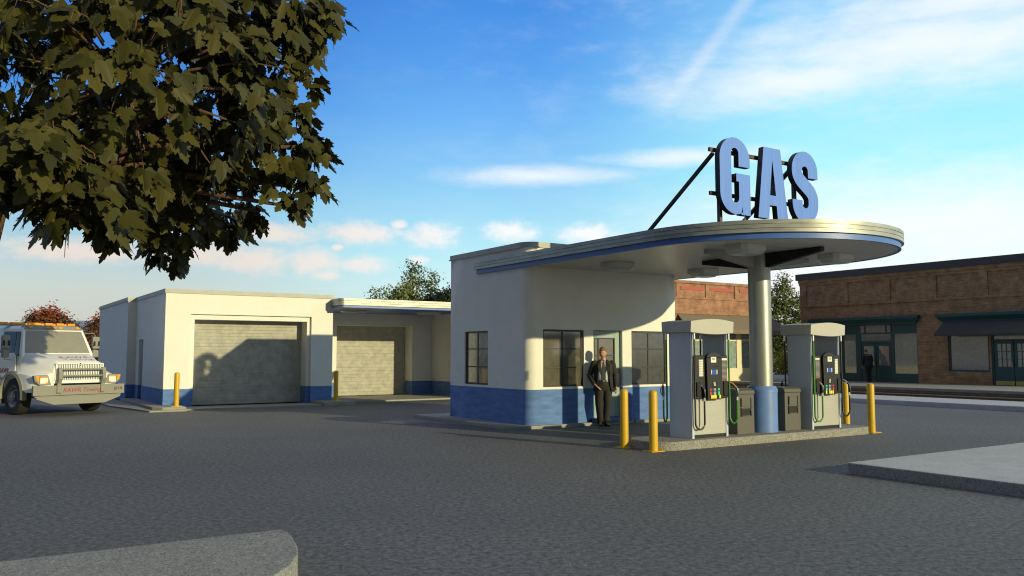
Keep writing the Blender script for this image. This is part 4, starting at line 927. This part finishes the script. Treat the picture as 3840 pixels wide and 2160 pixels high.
text_mesh('unit_number', '#14', .15, M_BLKT, BU, Matrix.Translation((1.363,1.06,.685)) @ Matrix.Rotation(R(90),4,'Z') @ Matrix.Rotation(R(90),4,'X'), .002)
sl_ = math.atan2(.10,.40)
for s_, x_, sz in (('RAWR', .72, .27), ('Towing', .95, .24)):
    zt_ = 1.66-(x_-.08)*.205+.012 if x_ < .9 else 1.487
    text_mesh('hood_lettering', s_, sz, M_REDT, TR, Matrix.Translation((x_,.12,zt_+.014)) @ Matrix.Rotation(R(12.5),4,'Y') @ Matrix.Rotation(R(90),4,'Z'), .002, 0, 1.15, .006)
# wheels
def wheel(f, y, s, dual=False):
    yo = y+s*.14; 
    mb = MB(); prof = [(.28,-.13),(.44,-.15),(.49,-.13),(.505,-.08),(.505,.08),(.49,.13),(.44,.15),(.28,.13)]
    rings = [[(f+r_*math.cos(2*math.pi*i/36), y+s*d_, .5+r_*math.sin(2*math.pi*i/36)) for i in range(36)] for r_, d_ in prof]
    wh = ob('wheel', mb.loft(rings, cap=False), M_TYRE, smooth=40)
    mb = MB(); prof = [(.31,.125),(.295,.145),(.27,.12),(.20,.06),(.15,.06),(.14,.14),(.09,.15),(.08,.17),(.0001,.17)]
    rings = [[(f+r_*math.cos(2*math.pi*i/28), y+s*d_, .5+r_*math.sin(2*math.pi*i/28)) for i in range(28)] for r_, d_ in prof]
    obj('rim', mb.loft(rings, cap=False), M_STEEL, wh, smooth=40)
    mb = MB()
    for i in range(8):
        a = 2*math.pi*i/8; y0, y1 = sorted((y+s*.14, y+s*.175)); mb.cyl((f+.115*math.cos(a), .5+.115*math.sin(a)), .016, y0, y1, 6, axis='y')
        y0, y1 = sorted((y+s*.08, y+s*.09)); mb.cyl((f+.225*math.cos(a+.2), .5+.225*math.sin(a+.2)), .028, y0, y1, 8, 1, axis='y')
    obj('wheel_nuts', mb, [M_CHROME, M_BLK2], wh)
for s in (-1, 1): wheel(0, s*1.0, s); wheel(-4.1, s*.98, s)
# chassis, steps, tow body
mb = MB(); mb.box(-5.2,1.1,-.42,.42,.42,.68); ob('chassis', mb, M_TRD)
for s in (-1, 1): y0, y1 = sorted((s*.72, s*1.06)); ob('side_step', MB().box(-1.5,-.72,y0,y1,.40,.66), M_TRG, bevel=.02)
for s in (-1, 1): y0, y1 = sorted((s*.85, s*1.17)); ob('mudguard', MB().box(-.70,-.64,y0,y1,.28,.62), M_TRD)
ob('tow_body', MB().box(-5.3,-1.75,-1.12,1.12,.82,1.25), M_TRW, bevel=.03); ob('headboard', MB().box(-1.85,-1.75,-.9,.9,1.25,2.2), M_TRG, bevel=.02)
mb = MB(); mb.bar((-2.3,0,1.25),(-4.9,0,2.5),.22,.26); ob('boom', mb, M_TRG); mb = MB(); mb.tube([(-4.9,0,2.5),(-5.05,0,1.2)], .012, 6); ob('winch_cable', mb, M_TRD)
# mirrors
for s in (-1, 1):
    mb = MB(); mb.tube([(-.30,s*.86,2.26),(-.30,s*1.22,2.26),(-.30,s*1.25,2.20),(-.30,s*1.25,1.50),(-.30,s*1.02,1.48)], .013, 6); mo = ob('mirror', mb, M_TRG, smooth=50)
    y0, y1 = sorted((s*1.15, s*1.36)); obj('mirror_shell', MB().box(-.34,-.22,y0,y1,1.80,2.16), M_TRG, mo, bevel=.03)
    y0, y1 = sorted((s*1.16, s*1.34)); obj('mirror_shell', MB().box(-.34,-.22,y0,y1,1.55,1.77), M_TRG, mo, bevel=.03)
    mb = MB()
    for c in (1.195, 1.325): mb.prism([(s*(c-.035),1.86),(s*(c+.035),1.90),(s*(c+.03),2.0),(s*(c-.0),2.04),(s*(c-.03),1.99)], -.219, -.215, axis='x')
    obj('mirror_vent', mb, M_BLKP, mo)

# ------------------------------------------------------------------ people
def skin_mesh(verts, edges, radii, sub=1):
    me = bpy.data.meshes.new('b'); me.from_pydata(verts, edges, []); bm = bmesh.new(); bm.from_mesh(me); ly = bm.verts.layers.skin.verify(); bm.verts.ensure_lookup_table()
    for i, v in enumerate(bm.verts): v[ly].radius = radii[i] if isinstance(radii[i], tuple) else (radii[i], radii[i]); v[ly].use_root = (i == 0)
    bm.to_mesh(me); bm.free(); t_ = bpy.data.objects.new('b', me); COL.objects.link(t_); t_.modifiers.new('s', 'SKIN'); s = t_.modifiers.new('u', 'SUBSURF'); s.levels = sub; s.render_levels = sub
    dg = bpy.context.evaluated_depsgraph_get(); r = bpy.data.meshes.new_from_object(t_.evaluated_get(dg)); bpy.data.objects.remove(t_); return r
def ellip(c, rx, ry, n=16, tilt=0, pw=2.0):
    pts = []
    for i in range(n):
        a = 2*math.pi*i/n; ca, sa = math.cos(a), math.sin(a)
        x = rx*math.copysign(abs(ca)**(2/pw), ca); y = ry*math.copysign(abs(sa)**(2/pw), sa)
        pts.append((c[0]+x, c[1]+y, c[2]+tilt*y))
    return pts
def limb(pts, rad, n=12):
    return MB().tube(pts, rad, n)
def add_fingers(V, E, Rr, base, wrist_dir, side, curl, scale=1.0):
    """four fingers and a thumb rooted in a palm vertex"""
    d = Vector(wrist_dir).normalized(); s = Vector(side).normalized(); c = Vector(curl).normalized(); b = Vector(V[base])
    for k, (off, ln) in enumerate(((-.028,.070),(-.010,.080),(.009,.075),(.027,.058))):
        p = b + s*off*scale + d*.045*scale; i0 = len(V); V.append(tuple(p)); Rr.append(.011*scale); E.append((base, i0))
        q = p + (d*.9+c*.25)*ln*.5*scale; V.append(tuple(q)); Rr.append(.0095*scale); E.append((i0, i0+1))
        q2 = q + (d*.6+c*.75)*ln*.5*scale; V.append(tuple(q2)); Rr.append(.008*scale); E.append((i0+1, i0+2))
    p = b + s*-.034*scale + d*.004*scale; i0 = len(V); V.append(tuple(p)); Rr.append(.012*scale); E.append((base, i0))
    q = p + (d*.7 - s*.7 + c*.2)*.035*scale; V.append(tuple(q)); Rr.append(.0105*scale); E.append((i0, i0+1))
    q = q + (d*.85 - s*.2 + c*.35)*.03*scale; V.append(tuple(q)); Rr.append(.009*scale); E.append((i0+1, i0+2))
def person(label, loc, rz, pose, scale=1.0):
    P = thing('person', label, 'person', loc, rz); P.scale = (scale,)*3
    J = pose            # joints, local: x to the person's left, -y forward, z up
    V = [J['pelvis'], J['waist'], J['chest'], J['neck0'], J['neck1'], J['head']]; E = [(0,1),(1,2),(2,3),(3,4),(4,5)]
    Rr = [(.13,.10),(.125,.09),(.15,.10),(.07,.07),(.052,.055),(.05,.06)]
    def chain(par, pts, rs):
        k = par
        for p, r_ in zip(pts, rs): V.append(tuple(p)); Rr.append(r_); E.append((k, len(V)-1)); k = len(V)-1
        return k
    for s in ('l', 'r'):
        chain(0, [J['hip_'+s], J['knee_'+s], J['ankle_'+s], J['toe_'+s]], [.08,.055,.04,.03])
        k = chain(2, [J['sh_'+s], J['el_'+s], J['wr_'+s], J['palm_'+s]], [.06,.042,.028,(.032,.018)])
        wd = Vector(J['palm_'+s])-Vector(J['wr_'+s]); add_fingers(V, E, Rr, k, wd, J.get('side_'+s, (0,1,0)), J.get('curl_'+s, (1 if s == 'r' else -1, 0, 0)))
    me = skin_mesh(V, E, Rr, 1); me.materials.append(M_SKIN)
    for p in me.polygons: p.use_smooth = True
    # head as an ovoid with a face, joined to the body surface
    hd = Vector(J['head']); fwd = Vector(J['look']).normalized(); lf = Vector((0,0,1)).cross(fwd).normalized(); lf = -lf; up = fwd.cross(lf) * 1.0
    if up.z < 0: up = -up
    bm = bmesh.new(); bm.from_mesh(me); n, m = 20, 14; prev = None
    def hp(th, ph):
        sx, sz, sf = .083, .126, .104
        x, y, z = math.sin(th)*math.sin(ph), math.sin(th)*math.cos(ph), math.cos(th)
        jaw = 1-.28*max(0, -z-.15); xx = x*sx*jaw; ff = y*sf*(1-.12*max(0, -z)); zz = z*sz
        if y > .2:
            ff += .026*math.exp(-((x/.16)**2+((z+.13)/.20)**2)) - .008*math.exp(-(((abs(x)-.40)/.17)**2+((z-.08)/.12)**2)) + .006*math.exp(-((x/.3)**2+((z+.52)/.10)**2)) + .010*math.exp(-((x/.35)**2+((z+.85)/.15)**2))
        return hd + lf*xx + fwd*ff + up*zz
    grid = [[bm.verts.new(hp(math.pi*(i+.02)/(m+.04), 2*math.pi*j/n)) for j in range(n)] for i in range(m+1)]
    for i in range(m):
        for j in range(n): bm.faces.new((grid[i][j], grid[i][(j+1)%n], grid[i+1][(j+1)%n], grid[i+1][j])).smooth = True
    for s in (-1, 1):   # ears
        c = hd + lf*s*.078 + up*-.005 - fwd*.008; ring = [bm.verts.new(c + (up*.032*math.sin(a*math.pi/4) + fwd*.016*math.cos(a*math.pi/4)) + lf*s*.006) for a in range(8)]; ctr = bm.verts.new(c + lf*s*.018)
        for a in range(8): bm.faces.new((ring[a], ring[(a+1)%8], ctr))
    bmesh.ops.recalc_face_normals(bm, faces=bm.faces); bm.to_mesh(me); bm.free()
    bo_ = bpy.data.objects.new('body', me); COL.objects.link(bo_); bo_.parent = P
    def hpt(x, z, lift=0): # point on the face
        th = math.acos(max(-1, min(1, z))); ph = math.asin(max(-1, min(1, x/max(.05, math.sin(th))))); return hp(th, ph) + fwd*lift
    ey = MB()
    for s in (-1, 1):
        c = hpt(s*.40, .08, .001); ey.face([c+lf*.013*math.cos(a*math.pi/4)+up*.005*math.sin(a*math.pi/4)+fwd*.002 for a in range(8)])
        c = hpt(s*.40, .22, .003); ey.face([c-lf*.018, c+lf*.018, c+lf*.016+up*.006, c-lf*.016+up*.006])
    obj('eyes', ey, M_EYE, P)
    c = hpt(0, -.52, .002); lp = MB(); lp.face([c+lf*.024*math.cos(a*math.pi/5)+up*(.006*math.sin(a*math.pi/5)+.004*abs(math.cos(a*math.pi/5)))+fwd*.003 for a in range(10)]); obj('mouth', lp, M_LIP, P)
    # hair shell over skull
    hr = MB(); rows = []
    for i in range(9):
        row = []
        for j in range(20):
            ph = 2*math.pi*j/20; f_ = math.cos(ph); th_max = math.pi*(.33 if f_ > .55 else (.46 if f_ > -.1 else .66)); th = .02+th_max*i/8
            p = hp(th, ph); q = (p-hd); bumpy = 1.055+.03*math.sin(3*ph+i)+ (.05 if f_ > .3 and i < 5 else 0); row.append(hd+q*(bumpy if i < 8 else 1.02))
        rows.append(row)
    hr.loft(rows, cap=True); obj('hair', hr, pose.get('hair', M_HAIR), P, smooth=60)
    V_ = lambda k: Vector(J[k])
    suit = pose.get('suit', M_SUIT)
    # trousers
    tr = MB(); pv = V_('pelvis')
    tr.loft([ellip(pv+Vector((0,0,.10)), .165, .115), ellip(pv+Vector((0,0,.02)), .182, .130), ellip(pv+Vector((0,.005,-.07)), .178, .132), ellip(pv+Vector((0,.005,-.12)), .13, .11)])
    for s in ('l', 'r'):
        h, k, a = V_('hip_'+s), V_('knee_'+s), V_('ankle_'+s); dn = (a-k).normalized()
        pts = [h+Vector((0,0,.03)), h*.7+k*.3, h*.35+k*.65, k, k*.6+a*.4, k*.25+a*.75, a+Vector((0,-.005,.0)), a-Vector((0,0,.035))]
        tr.tube(pts, [.112,.108,.096,.085,.081,.079,.080,.083], 14)
    obj('trousers', tr, pose.get('trous', suit), P, smooth=60)
    # shoes
    for s in ('l', 'r'):
        a, t_ = V_('ankle_'+s), V_('toe_'+s); d = (t_-a); d.z = 0; d = d.normalized(); sd2 = Vector((-d.y, d.x, 0)); sh = MB(); rings = []
        for q, w_, h_ in ((-.075,.028,.05),(-.05,.040,.085),(.0,.042,.10),(.06,.045,.075),(.12,.050,.052),(.17,.040,.042),(.20,.018,.028)):
            c = Vector((a.x, a.y, 0))+d*q; rings.append([tuple(c+sd2*w_*math.cos(x)+Vector((0,0,max(0, h_*.5+h_*.5*math.sin(x))))) for x in [2*math.pi*i/10 for i in range(10)]])
        obj('shoe', sh.loft(rings), M_SHOE, P, smooth=60)
    # shirt and collar
    ch, wa, nk = V_('chest'), V_('waist'), V_('neck0')
    st = MB().loft([ellip(pv+Vector((0,0,.06)), .150, .105), ellip(wa, .155, .108), ellip(ch*.6+wa*.4, .168, .112), ellip(ch+Vector((0,0,.04)), .170, .105), ellip(nk+Vector((0,.005,-.015)), .075, .07), ellip(nk+Vector((0,.0,.035)), .060, .062)])
    obj('shirt', st, M_SHIRT, P, smooth=60)
    if pose.get('open', True):
        fy = -.118
        tp = MB()
        c0 = nk+Vector((0,-.072,.008)); tp.hexa([c0+Vector((-.017,0,-.035)),c0+Vector((.017,0,-.035)),c0+Vector((.017,.02,-.035)),c0+Vector((-.017,.02,-.035)),c0+Vector((-.021,-.004,.008)),c0+Vector((.021,-.004,.008)),c0+Vector((.021,.02,.008)),c0+Vector((-.021,.02,.008))])
        pth = [c0+Vector((0,-.004,-.035)), ch+Vector((0,-.118,.02)), ch*.6+wa*.4+Vector((0,-.124,0)), wa+Vector((0,-.120,.02)), pv+Vector((0,-.118,.085))]
        ws = [.017,.030,.036,.040,.040]
        for (a, b, w0, w1) in zip(pth, pth[1:], ws, ws[1:]): tp.face([a+Vector((-w0,0,0)),a+Vector((w0,0,0)),b+Vector((w1,0,0)),b+Vector((-w1,0,0))])
        obj('tie', tp, M_TIE, P)
        cl_ = MB()
        for s in (-1, 1): cl_.face([nk+Vector((s*.012,-.078,.006)), nk+Vector((s*.060,-.068,-.028)), nk+Vector((s*.066,-.03,.03)), nk+Vector((s*.030,-.058,.048))])
        obj('collar', cl_, M_SHIRT, P)
        be = MB().loft([ellip(pv+Vector((0,0,.075)), .170, .122), ellip(pv+Vector((0,0,.112)), .168, .120)]); obj('belt', be, M_SHOE, P, smooth=60)
        obj('buckle', MB().box(pv.x-.022,pv.x+.022,pv.y-.130,pv.y-.120,pv.z+.076,pv.z+.110), M_BUCK, P)
    # jacket: open front shell from shoulders to hips
    jk = MB(); n = 30; op = pose.get('open', True)
    secs = [(pv+Vector((0,.012,-.13)), .218, .168, .58), (pv+Vector((0,.010,-.02)), .212, .162, .54), (pv+Vector((0,.006,.09)), .196, .150, .50), (wa+Vector((0,.004,.0)), .188, .142, .50), (ch*.6+wa*.4, .202, .142, .46), (ch, .215, .140, .40), (ch+Vector((0,0,.07)), .215, .125, .32), (nk+Vector((0,.01,-.055)), .200, .100, .26), (nk+Vector((0,.012,-.02)), .135, .090, .30), (nk+Vector((0,.014,.018)), .078, .078, .42)]
    rows = []
    for c, rx, ry, half in secs:
        g_ = half if op else .01; row = []
        for i in range(n+1):
            a = -math.pi/2 + g_*1.25 + (2*math.pi-2.5*g_)*i/n; ca, sa = math.cos(a), math.sin(a)
            row.append((c[0]+rx*math.copysign(abs(ca)**.85, ca), c[1]+ry*math.copysign(abs(sa)**.85, sa), c[2]))
        rows.append(row)
    jk.loft(rows, cap=False, closed=False)
    JO = obj('jacket', jk, suit, P, smooth=60); sol = JO.modifiers.new('thick', 'SOLIDIFY'); sol.thickness = .012; sol.offset = 0
    for s in ('l', 'r'):
        a, e, w_ = V_('sh_'+s), V_('el_'+s), V_('wr_'+s); sx = 1 if s == 'l' else -1
        kp = [a+Vector((-sx*.045,0,.012)), a+Vector((sx*.005,0,.0)), a*.75+e*.25+Vector((sx*.004,0,0)), a*.35+e*.65, e, e*.55+w_*.45, e*.1+w_*.9, w_+(w_-e).normalized()*.015]; kr = [.050,.070,.074,.068,.063,.057,.049,.047]
        cp, cr_ = [], []
        for i_ in range(len(kp)-1):
            p0_, p1_, p2_, p3_ = kp[max(0,i_-1)], kp[i_], kp[i_+1], kp[min(len(kp)-1,i_+2)]
            for q_ in (0, .25, .5, .75):
                cp.append(.5*((2*p1_)+(p2_-p0_)*q_+(2*p0_-5*p1_+4*p2_-p3_)*q_*q_+(3*p1_-p0_-3*p2_+p3_)*q_**3)); cr_.append(kr[i_]*(1-q_)+kr[i_+1]*q_)
        cp.append(kp[-1]); cr_.append(kr[-1]); sl2 = MB().tube(cp, cr_, 14)
        obj('sleeve', sl2, suit, JO, smooth=60)
    if op:
        for s in (-1, 1):
            lp = MB(); lp.face([nk+Vector((s*.062,-.075,-.01)), ch+Vector((s*.135,-.138,.06)), ch+Vector((s*.120,-.150,-.04)), wa+Vector((s*.070,-.160,.07)), ch+Vector((s*.060,-.142,.0))]); obj('lapel', lp, suit, JO)
    return P
man = dict(pelvis=(0,0,.90), waist=(.0,-.005,1.05), chest=(.0,.005,1.27), neck0=(0,.01,1.45), neck1=(-.004,-.005,1.51), head=(-.012,-.045,1.618), look=(-.36,-.88,-.22),
    hip_l=(.085,0,.85), knee_l=(.085,-.03,.49), ankle_l=(.055,.015,.09), toe_l=(.10,-.15,.03), hip_r=(-.085,0,.85), knee_r=(-.105,-.035,.49), ankle_r=(-.06,.03,.09), toe_r=(-.08,-.13,.03),
    sh_l=(.195,.01,1.385), el_l=(.265,.04,1.12), wr_l=(.275,-.05,.88), palm_l=(.278,-.075,.82), side_l=(0,1,.2), curl_l=(-1,0,0),
    sh_r=(-.195,.01,1.385), el_r=(-.295,.07,1.12), wr_r=(-.215,-.06,.93), palm_r=(-.165,-.10,.885), side_r=(-.3,.6,.5), curl_r=(.8,.3,-.4))
person('smiling man in a dark suit and tie standing by the kiosk door', (12.46,15.16,0), R(-33), man, 1.035)
man2 = dict(pelvis=(0,0,.90), waist=(0,-.03,1.05), chest=(0,-.09,1.26), neck0=(0,-.15,1.43), neck1=(0,-.18,1.48), head=(0,-.24,1.585), look=(0,-.9,-.35), open=False, suit=M_SUIT2, trous=M_SUIT2,
    hip_l=(.08,0,.85), knee_l=(.07,-.02,.48), ankle_l=(.06,.05,.09), toe_l=(.06,-.10,.03), hip_r=(-.08,0,.85), knee_r=(-.07,-.04,.48), ankle_r=(-.06,-.02,.09), toe_r=(-.06,-.17,.03),
    sh_l=(.19,-.08,1.37), el_l=(.24,-.06,1.10), wr_l=(.23,-.18,.88), palm_l=(.23,-.20,.81), sh_r=(-.19,-.08,1.37), el_r=(-.24,-.06,1.10), wr_r=(-.23,-.16,.88), palm_r=(-.23,-.18,.81))
person('man in a dark suit walking past the teal shop doors, stooped', (40.75,27.35,.15), R(152), man2, 1.03)

# ------------------------------------------------------------------ trees
random.seed(7)
LEAF = [(0,0),(.13,-.09),(.30,-.12),(.34,-.02),(.50,.06),(.47,.16),(.56,.33),(.44,.34),(.46,.50),(.33,.44),(.24,.40),(.24,.60),(.30,.72),(.18,.74),(.12,.90),(0,1.02)]
def add_leaf(mb, p, tip, nrm, L_, tone):
    t_ = tip.normalized(); s = t_.cross(nrm).normalized(); n = s.cross(t_).normalized()
    droop = random.uniform(.10,.30); fold = random.uniform(.10,.35)
    for sg in (1, -1):
        pts = []
        for x, y in LEAF:
            z = -droop*y*y - fold*abs(x)*.8 + .05*math.sin(9*x+5*y)
            pts.append(p + s*(sg*x*L_) + t_*(y*L_) + n*(z*L_))
        if sg == -1: pts = pts[::-1]
        mb.face(pts, 0); mb.a.append(tone)
def big_tree():
    base = cw(14.6, -10.0, 0)
    T = thing('sycamore_tree', 'large leafy tree whose olive green crown hangs into the upper left', 'tree', base)
    off = tuple(base)
    tk = MB(); fork = cw(14.3, -8.87, 4.3)
    tk.tube([base+Vector((0,0,-.05)), base+Vector((.05,0,.15)), base.lerp(fork,.3)+Vector((0,0,.0)), base.lerp(fork,.65), fork], [.42,.32,.27,.24,.21], 14)
    blobs = [(13,-6.1,6.1,2.5,2.4,1.9),(15.4,-4.8,6.55,1.1,1.5,1.55),(15.2,-3.8,7.75,.7,.8,.55),(17,-6.9,4.65,1.35,1.5,.75),(18.6,-7.65,3.98,.50,.7,.45),(11,-6.5,4.25,.9,.9,.6),(12,-9.3,6.5,2.4,2.4,2.0),(15,-4.12,5.55,.50,.8,1.15),(14,-5.2,7.9,1.9,1.6,1.2),(14.5,-7.4,8.6,2.6,2.6,1.5),(11.6,-6.0,3.75,.75,.8,.42),(15.5,-5.35,4.85,.70,.9,.38),(16.6,-7.7,6.0,1.6,1.6,1.6),(15.3,-5.9,5.2,.8,1.0,.6)]
    counts = [220,78,32,90,22,55,200,16,150,170,32,26,85,30]
    for u, v, d, n_ in ((1168,537,15.3,5),(1150,640,15.3,4),(1165,700,15.4,5),(1075,770,15.4,3),(960,790,15.8,5),(846,870,17,6),(1141,268,15.2,4),(1120,420,15.2,5),(1040,640,15.3,5),(250,800,11.8,4),(420,850,12.5,5)):
        blobs.append((d, (u-1920)/3155*d, 1.65+(1327-v)/3155*d, .22, .3, .20)); counts.append(n_)
    nodes = []; 
    for b in blobs:
        c = cw(*b[:3]); q = fork.lerp(c, .5)+Vector((random.uniform(-.2,.2),random.uniform(-.2,.2),.35)); tk.tube([fork-Vector((0,0,.15)), fork.lerp(q,.5)+Vector((0,0,.1)), q, q.lerp(c,.6), c], [.12,.095,.07,.05,.025], 8)
    lv = MB(); lv.a = []
    sunv = -sv
    for b, cnt in zip(blobs, counts):
        c = cw(*b[:3]); tw = []
        for k in range(cnt):
            while True:
                d, r_, z = random.uniform(-1,1), random.uniform(-1,1), random.uniform(-1,1); q = d*d+r_*r_+z*z
                if .12 < q < 1 and random.random() < .35+.65*q: break
            p = cw(b[0]+d*b[4], b[1]+r_*b[3], b[2]+z*b[5]); out = (p-c); out.z *= .6
            if k % 3 == 0:
                st_ = c.lerp(p, random.uniform(.3,.6)); mid = st_.lerp(p,.6)+Vector((0,0,.12)); tk.tube([st_, mid, p, p+Vector((out.x*.05,out.y*.05,-random.uniform(.1,.45)))], [.022,.014,.009,.004], 5)
            out = out.normalized() if out.length > .01 else Vector((1,0,0))
            for j in range(random.choice((2,3,3,4))):
                a = random.uniform(0, 2*math.pi); h = Vector((math.cos(a), math.sin(a), 0))
                tip = (out*.45 + h*.55 + Vector((0,0,random.uniform(-1.3,-.25))))
                nrm = (Vector((0,0,random.uniform(.35,1.1))) + out*.8 + Vector((FW[0],FW[1],0))*-.35 + Vector((random.uniform(-.5,.5),random.uniform(-.5,.5),0)))
                add_leaf(lv, p+h*random.uniform(.02,.22)+Vector((0,0,random.uniform(-.15,.15))), tip, nrm, random.uniform(.23,.385), random.random())
    obj('trunk', tk, M_BARK, T, off, smooth=60)
    obj('crown', lv, M_LEAF, T, off, merge=False)
big_tree()
def leafy(name, label, cat, loc, blobs, n, size, m, trunk_h=1.5, trunk_r=.15, group=None, limbs=True, seed=1, tips=None):
    rnd = random.Random(seed); T = thing(name, label, cat, loc, 0, group); tk = MB()
    top = Vector((0,0,max(b[2] for b in blobs)))
    if trunk_h:
        tk.tube([(0,0,-.1),(0,0,trunk_h*.5),(.03,0,trunk_h),(0,.02,top.z*.8)], [trunk_r*1.2,trunk_r,trunk_r*.8,trunk_r*.25], 8)
        if limbs:
            for b in blobs: tk.tube([(0,0,min(trunk_h, b[2]*.6)), Vector(b[:3])*.6+Vector((0,0,b[2]*.25)), b[:3]], [trunk_r*.5,trunk_r*.3,.02], 6)
        obj('trunk', tk, M_BARK, T, smooth=60)
    lv = MB(); lv.a = []; tot = sum(b[3]*b[4]*b[5] for b in blobs)
    clumps = []
    for b in blobs:
        for k in range(max(3, int(n/14*b[3]*b[4]*b[5]/tot))):
            while True:
                d = Vector((rnd.uniform(-1,1),rnd.uniform(-1,1),rnd.uniform(-1,1)))
                if .2 < d.length < 1: break
            clumps.append((Vector((b[0]+d.x*b[3], b[1]+d.y*b[4], b[2]+d.z*b[5])), d, rnd.random()))
    for c, d, tone in clumps:
        for k in range(14):
            p = c+Vector((rnd.gauss(0,1),rnd.gauss(0,1),rnd.gauss(0,.8)))*size*1.5; a = Vector((rnd.uniform(-1,1),rnd.uniform(-1,1),rnd.uniform(-1,1))).normalized(); nn = (d+Vector((0,0,.5))+a*.8).normalized(); b_ = nn.cross(a).normalized(); e = nn.cross(b_)
            s = size*rnd.uniform(.6,1.2); lv.face([p-b_*s*.5, p+e*s*.6, p+b_*s*.5, p-e*s*.7]); lv.a.append(min(1, max(0, (tone*.7 if tips is None else .12+min(1, max(0, (p.z-tips[0])/(tips[1]-tips[0])))*.75)+rnd.random()*.3-(0 if tips is None else .12))))
    obj('crown', lv, m, T, merge=False); return T
leafy('poplar_tree', 'tall upright green tree behind the garage roof', 'tree', (26.9,53.7,0), [(-.4,0,6.7,.5,.55,1.75),(.3,.2,6.8,.45,.5,1.75),(1.2,-.4,6.2,.62,.6,1.5),(1.0,0,5.0,1.1,.9,.9),(-1.1,0,5.5,.9,.8,1.1),(-2.15,.2,5.75,.35,.4,.95),(-2.9,.2,5.5,.5,.45,.55),(0,0,4.2,2.7,1.6,1.6)], 14000, .15, M_POPL, 1.2, .16, seed=3)
leafy('dark_tree', 'dark dense tree between the garage roof and the kiosk corner', 'tree', (28.2,51.4,0), [(0,0,4.6,1.0,1.0,1.3),(.35,-.2,5.7,.5,.5,.6),(.8,-.5,6.2,.45,.5,.5)], 4500, .17, M_DKLF, 1.4, .15, seed=5)
leafy('poplar_tree', 'upright green tree between the two brick shops', 'tree', (58.8,47.2,0), [(-.1,0,6.5,.75,.8,2.0),(-.75,.7,5.6,.7,.8,1.8),(.75,-.7,5.2,.7,.8,1.7),(0,0,3.0,1.7,1.7,1.6)], 12000, .17, M_POPL, 1.0, .15, seed=8)
leafy('mustard_bush', 'mustard yellow bush between the two brick shops', 'bush', (50.6,40.9,.0), [(0,0,.95,1.1,1.1,.9),(.7,-.5,.7,.8,.8,.6)], 2200, .13, M_YELL, 0, seed=12)
leafy('autumn_tree', 'round autumn tree with red tips behind the tow truck roof', 'tree', (6.9,90.5,0), [(0,0,3.9,2.0,1.8,1.9),(-1.7,0,2.7,1.3,1.2,1.4),(1.6,0,3.2,1.4,1.3,1.6),(.3,0,5.5,.5,.5,.8),(-.6,0,5.2,.4,.4,.8),(1.4,0,4.9,.4,.4,.8)], 16000, .21, M_AUTG, 1.0, .2, seed=14, tips=(4.9,6.7))
leafy('autumn_tree', 'dark autumn tree with a red top beside the far garage corner', 'tree', (12.3,99,0), [(0,0,3.0,1.3,1.3,2.4),(.3,0,5.0,.6,.6,1.0)], 8000, .22, M_AUTG, .8, .16, seed=15, tips=(5.0,6.2))
for i, (x, y, h, lb) in enumerate(((9.5,100,3.2,'taller of the thin red conifers between the autumn trees'),(10.4,100,2.8,'shorter thin red conifer left of the garage corner'),(8.6,101,2.2,'smallest red conifer close to the tow truck mirror'))):
    leafy('red_conifer', lb, 'tree', (x,y,0), [(0,0,.5*h,.34,.34,.4*h),(0,0,.8*h,.16,.16,.3*h)], 900, .18, M_REDL, .4, .06, group='thin red conifers', limbs=False, seed=20+i)
for i, (x, y, m, lb) in enumerate(((5.2,60,M_ORGL,'orange shrub between the tow truck mirror and the garage corner'),(5.6,70,M_GRNL,'green shrub behind the orange shrub'),(1.5,75,M_REDL,'red brown shrub behind the left side of the tow truck cab'))):
    leafy('shrub', lb, 'shrub', (x,y,0), [(0,0,.6,1.1,.9,.7),(.7,.2,.5,.8,.7,.5)], 1200, .16, m, 0, seed=30+i)
hl = MB(); prof = []
rnd = random.Random(4); pts = []
for i in range(61):
    a = R(-40+2.2*i); d = 640; h = 21+2*math.sin(i*.7)+1.5*math.sin(i*1.9)+rnd.uniform(-1,1); pts.append((d*math.sin(a), d*math.cos(a), h))
rings = [[(p[0]*.75,p[1]*.75,-2) for p in pts],[(p[0]*.9,p[1]*.9,p[2]*.55) for p in pts],[(p[0],p[1],p[2]) for p in pts],[(p[0]*1.2,p[1]*1.2,-2) for p in pts]]
hl.loft(rings, cap=False, closed=False); struct('hills', hl, M_HILL, smooth=60)
